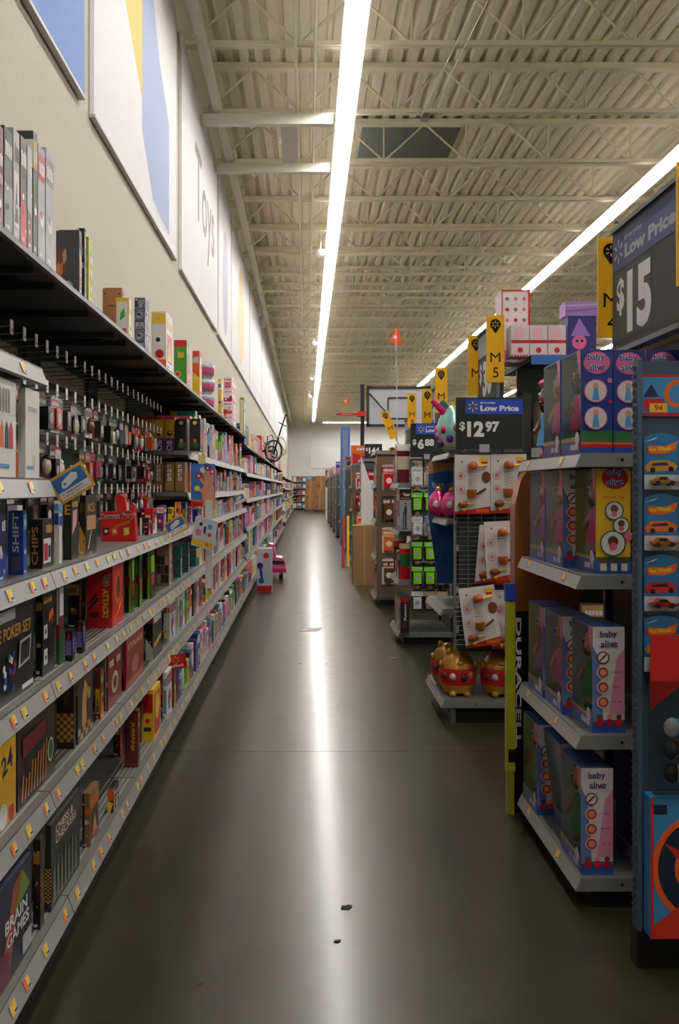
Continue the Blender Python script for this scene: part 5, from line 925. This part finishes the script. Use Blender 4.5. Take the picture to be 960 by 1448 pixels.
# pale flat boards, cartons on the floor, leaning poles
for k in range(2):
    carton('cardboard_box', 'plain brown cardboard carton on the floor, %s of a stack of two' % ['lower', 'upper'][k], 'box', 1, .725, 14.15, .462 * k, .34, .42, .46, (176, 136, 92), lambda f, w, h: f.rect(0, h * .48, w, h * .52, 'tan'), lambda f, w, h: (f.rect(w * .46, 0, w * .54, h, (196, 160, 112)),), 'cardboard cartons on the floor', mat='kraft', lid=False)
mb = MB(); mb.prism([(0, .925), (.19, .925), (.19, 1.45), (.0, 2.0)], 'y', 0, .05, (236, 236, 232)); tag(mb.build('foam_board', 'matte', None, (.86, 14.4, 0)), 'white board standing with a sloping top edge on the stacked cartons', 'board')
for k, c in enumerate(('red', 'yellow', 'green', 'orange')):
    mb = MB(); mb.tube([(.70 + .09 * k, 17.4, .0), (.72 + .09 * k, 17.85, .95)], .026, c, 8); tag(mb.build('leaning_pole', 'plastic', None), '%s pole leaning against the display past the cartons' % c, 'pole', 'leaning coloured poles')
mb = MB(); mb.box(0, .24, 0, .3, 0, 3.1, (86, 122, 178)); mb.box(.05, .19, -.01, 0, .2, 3.0, (120, 150, 196)); tag(mb.build('blue_mat_roll', 'plastic', None, (.9, 23.95, 0)), 'very tall blue packaged board standing on the right of the aisle', 'package')
mb = MB(); mb.box(0, .3, 0, .1, 0, 1.55, 'white'); tag(mb.build('white_panel', 'matte', None, (.88, 42.5, 0)), 'plain white upright panel far down the aisle on the right', 'panel')
t = thing('price_sign', 'small dark price sign reading 144 far along the right', 'sign', (1.14, 17.94, 2.02), 0, 'black price signs facing the camera'); mb = MB(); mb.box(0, .34, 0, .012, 0, .34, (24, 30, 28)); f = FR(mb, (0, 0, 0), (1, 0, 0), (0, 0, 1)); price(f, '144', None, .02, .15, .12); mb.build('sign_board', 'matte', t); mb = MB(); mb.box(.2, .23, .013, .052, -.12, .1, 'grey'); mb.build('holder', 'steel', t)
# basketball hoop
t = thing('basketball_hoop', 'basketball hoop with grey framed backboard rising over the displays', 'hoop', (1.22, 20.0, 0)); mb = MB(); mb.tube([(0, 0, 0), (0, 0, 3.75)], .045, (34, 36, 36), 10); mb.build('pole', 'steel', t)
mb = MB(); mb.box(.1, 1.45, -.1, -.07, 2.85, 3.68, (190, 196, 200)); bd = mb.build('backboard', 'plastic', t)
for a in ((.1, 1.45, 3.64, 3.70), (.1, 1.45, 2.82, 2.88), (.08, .14, 2.82, 3.70), (1.41, 1.47, 2.82, 3.70)): mb = MB(); mb.box(a[0], a[1], -.125, -.1, a[2], a[3], (40, 42, 44)); mb.build('frame_bar', 'steel', bd)
for a in (((.55, 3.0), (.55, 3.45)), ((1.0, 3.0), (1.0, 3.45)), ((.55, 3.45), (1.0, 3.45)), ((.55, 3.0), (1.0, 3.0)), ((.14, 3.55), (.55, 3.1))): mb = MB(); mb.tube([(a[0][0], -.115, a[0][1]), (a[1][0], -.115, a[1][1])], .018, (60, 62, 66), 6); mb.build('marking', 'plastic', bd)
mb = MB(); mb.tube([(-.34 + .23 * math.cos(a), -.3 + .23 * math.sin(a), 3.08) for a in [2 * math.pi * i / 24 for i in range(25)]], .014, 'red', 6); mb.box(-.13, .05, -.36, -.05, 3.04, 3.14, 'red'); mb.build('rim', 'plastic', t)
# end of the aisle
for k, (x, y, z, w_, h_) in enumerate(((-.1, 58, .14, .62, .62), (.54, 58, .14, .6, .62), (-.08, 58, .761, .6, .6), (.56, 58, .761, .58, .6), (-.02, 58, 1.362, .6, .6), (.6, 58, 1.362, .7, .9))):
    carton('cardboard_box', 'brown carton on the far pallet, %s counted from the bottom left' % ORD[k], 'box', 1, x, y, z, w_, .9, h_, (158, 112, 68), None, lambda f, w, h: (f.rect(w * .45, 0, w * .55, h, 'tan'), f.rect(w * .1, h * .2, w * .35, h * .4, (120, 80, 50))), 'cartons on the far pallet', mat='kraft', lid=False)
t = thing('pallet', 'blue-grey pallet under the brown cartons at the aisle end', 'pallet', (-.15, 57.95, 0)); 
for k in range(3): mb = MB(); mb.box(.0 + .65 * k, .1 + .65 * k, 0, 1.0, 0, .11, (50, 70, 100)); mb.build('runner', 'matte', t)
for k in range(5): mb = MB(); mb.box(0, 1.4, .21 * k, .21 * k + .14, .11, .138, (60, 80, 110)); mb.build('deck_board', 'matte', t)
t = thing('back_shelving', 'stocked shelving unit standing across the far end of the aisle', 'shelving', (-1.0, 63, 0)); mb = MB(); mb.box(0, 5, .3, .34, 0, 2.3, (90, 96, 96)); mb.build('back_panel', 'steel', t)
for z in (.15, .6, 1.05, 1.5, 1.95): mb = MB(); mb.box(0, 5, 0, .3, z - .04, z, RAIL); mb.build('shelf', 'steel', t)
for s, z in enumerate((.15, .6, 1.05, 1.5, 1.95)):
    for k in range(4): a = rng.choice(['white', 'sky', 'red', 'cream', 'charcoal', 'tan']); face_cam('%s carton on the far cross shelving, shelf %s, %s across' % (a, ['one', 'two', 'three', 'four', 'five'][s], ORD[k]), -.98 + .35 * k, -.98 + .35 * k + .3, 63.02, z, .3, .25, a, A(a, 'grey', 'white', k, False), name='far_carton', group='cartons on the far shelving')
mb = MB(); mb.box(0, 3.2, 0, .04, 0, 1.6, (244, 244, 246)); tag(mb.build('wall_sign', 'matte', None, (.35, YE - .06, 3.0)), 'white sign panel on the far wall', 'sign')

# ------------------------------------------------------------------ under the roof
PW = (214, 206, 186)
t = thing('roof_pipe', 'cream painted pipe running along the top of the left wall', 'pipe', (-1.12, YB, ZC - .12)); mb = MB(); mb.tube([(0, 0, 0), (0, YE - YB, 0)], .065, PW, 12); mb.build('pipe', 'paint', t, smooth=True)
cp = MB(); cp.tube([(0, 0, 0), (0, .14, 0)], .085, PW, 12); cp = cp.build('coupling', 'paint', t, (0, 14.8, 0), smooth=True)
for k in range(1, 12): put('coupling', cp.data, t, (0, 14.8 + 4.5 * k, 0))
hg = MB(); hg.tube([(0, 0, .06), (0, 0, .2)], .008, PW, 6); hg = hg.build('hanger', 'paint', t, (0, 16.21, 0))
for k in range(1, 12): put('hanger', hg.data, t, (0, 16.21 + 3.66 * k, 0))
t = thing('ceiling_frame', 'cream beams with a flat panel hung across between wall and strip light', 'frame', (-1.315, 11.5, ZC - .345))
for y in (0, 1.75): mb = MB(); mb.box(0, 1.65, y, y + .1, 0, .13, (232, 226, 210)); mb.build('beam', 'paint', t)
mb = MB(); mb.box(.98, 1.2, .05, 1.8, .13, .16, (206, 200, 184)); mb.build('panel', 'paint', t)
for x, y in ((.1, .05), (1.5, .05), (.1, 1.8), (1.5, 1.8)): mb = MB(); mb.tube([(x, y, .13), (x, y, .36)], .008, PW, 6); mb.build('hanger', 'paint', t)
for k, (x, lab) in enumerate(((-.12, 'left'), (.1, 'right'))): mb = MB(); mb.tube([(x, YB + .1, ZC - .022), (x, YE - .1, ZC - .022)], .018, CEIL, 8); tag(mb.build('conduit', 'paint', None), 'cream conduit running along the joists, %s one of a pair' % lab, 'conduit', 'pair of roof conduits')
for k, (px, py) in enumerate(((455, 347), (445, 483), (441, 535), (438, 560))):
    Y = 4.45 * F / (VY - py); Y = 10.21 + 1.83 * round((Y - 10.21) / 1.83); x = (px - VX) * Y / F - .02
    t = thing('dome_camera', 'small white dome camera left of the strip light, %s along the aisle' % ORD[k], 'camera', (x, Y, EYE + 4.45), 0, 'dome cameras under the roof'); mb = MB(); mb.lathe([(.02, -.09), (.075, -.05), (.1, 0), (.1, .07), (.06, .09)], (226, 224, 222), 16); mb.build('dome', 'plastic', t, smooth=True); mb = MB(); mb.tube([(0, 0, .09), (0, 0, ZC - EYE - 4.45 + .02)], .012, PW, 6); mb.build('stem', 'paint', t)
mb = MB(); mb.box(0, 1.5, 0, 1.3, 0, .03, (70, 76, 66)); mb.box(-.05, 1.55, -.05, 1.35, .03, .07, CEIL); tag(mb.build('roof_hatch', 'paint', None, (.85, 13.95, ZD - .075)), 'dark rectangular hatch set in the roof deck right of the strip light', 'hatch')
t = thing('cable_box', 'small junction box held by two thin wires under the roof', 'cable', (1.55, 12.04, ZC - .09)); mb = MB(); mb.box(-.05, .05, -.04, .04, 0, .089, (150, 150, 140)); mb.build('box', 'steel', t)
for k in (-.05, .06): mb = MB(); mb.tube([(k, 0, .05), (k + .3, -4.2, .06)], .006, (220, 218, 210), 5); mb.build('wire', 'wire', t)
for k, (px, Y, z1, zt, lab) in enumerate(((562, 11.9, 1.981, 3.55, 'taller orange flag with a white mark on a thin white pole, over the displays'), (490, 24.32, 0, 3.9, 'small orange flag on a pole far down the right side'))):
    x = (px - VX) * Y / F; t = thing('bike_flag', lab, 'flag', (x, Y, z1)); mb = MB(); mb.tube([(0, 0, 0), (-.02, 0, zt - z1)], .006, 'white', 6); mb.build('pole', 'plastic', t); mb = MB(); h_ = zt - z1; mb.prism([(-.10, h_ - .16), (.05, h_ - .2), (.04, h_ - .06), (-.02, h_ + .04)], 'y', -.004, .004, (240, 90, 40)); FR(mb, (-.03, -.004, h_ - .1), (1, 0, 0), (0, 0, 1)).disc(0, 0, .025, 'white', 10); mb.build('flag', 'fabric', t)
# ------------------------------------------------------------------ bits on the floor
Yp = 1.5 * F / (893 - VY); mb = MB(); mb.prism([(-.08, 0), (.12, .02), (.17, .25), (.0, .24)], 'z', 0.0005, .004, (236, 232, 224)); tag(mb.build('paper_sheet', 'matte', None, ((433 - VX) * Yp / F, Yp, 0)), 'white sheet of paper lying in the middle of the floor', 'paper')
for px, py, s, c, lab in ((490, 1283, .02, (34, 30, 26), 'small dark scrap on the floor, larger of two near ones'), (477, 1331, .012, (34, 30, 26), 'tiny dark scrap nearest the camera on the floor'), (556, 930, .02, (206, 170, 90), 'small tan scrap near the gold tubs'), (428, 1036, .008, 'white', 'tiny white scrap on the floor left of the light reflection')):
    Y = 1.5 * F / (py - VY); mb = MB(); mb.prism([(-s, -s * .7), (s * .4, -s), (s, s * .2), (s * .3, s), (-.2 * s, s * .3), (-s * .8, s * .5)], 'z', .0005, .003, c); tag(mb.build('floor_scrap', 'matte', None, ((px - VX) * Y / F, Y, 0)), lab, 'scrap', 'scraps on the floor')
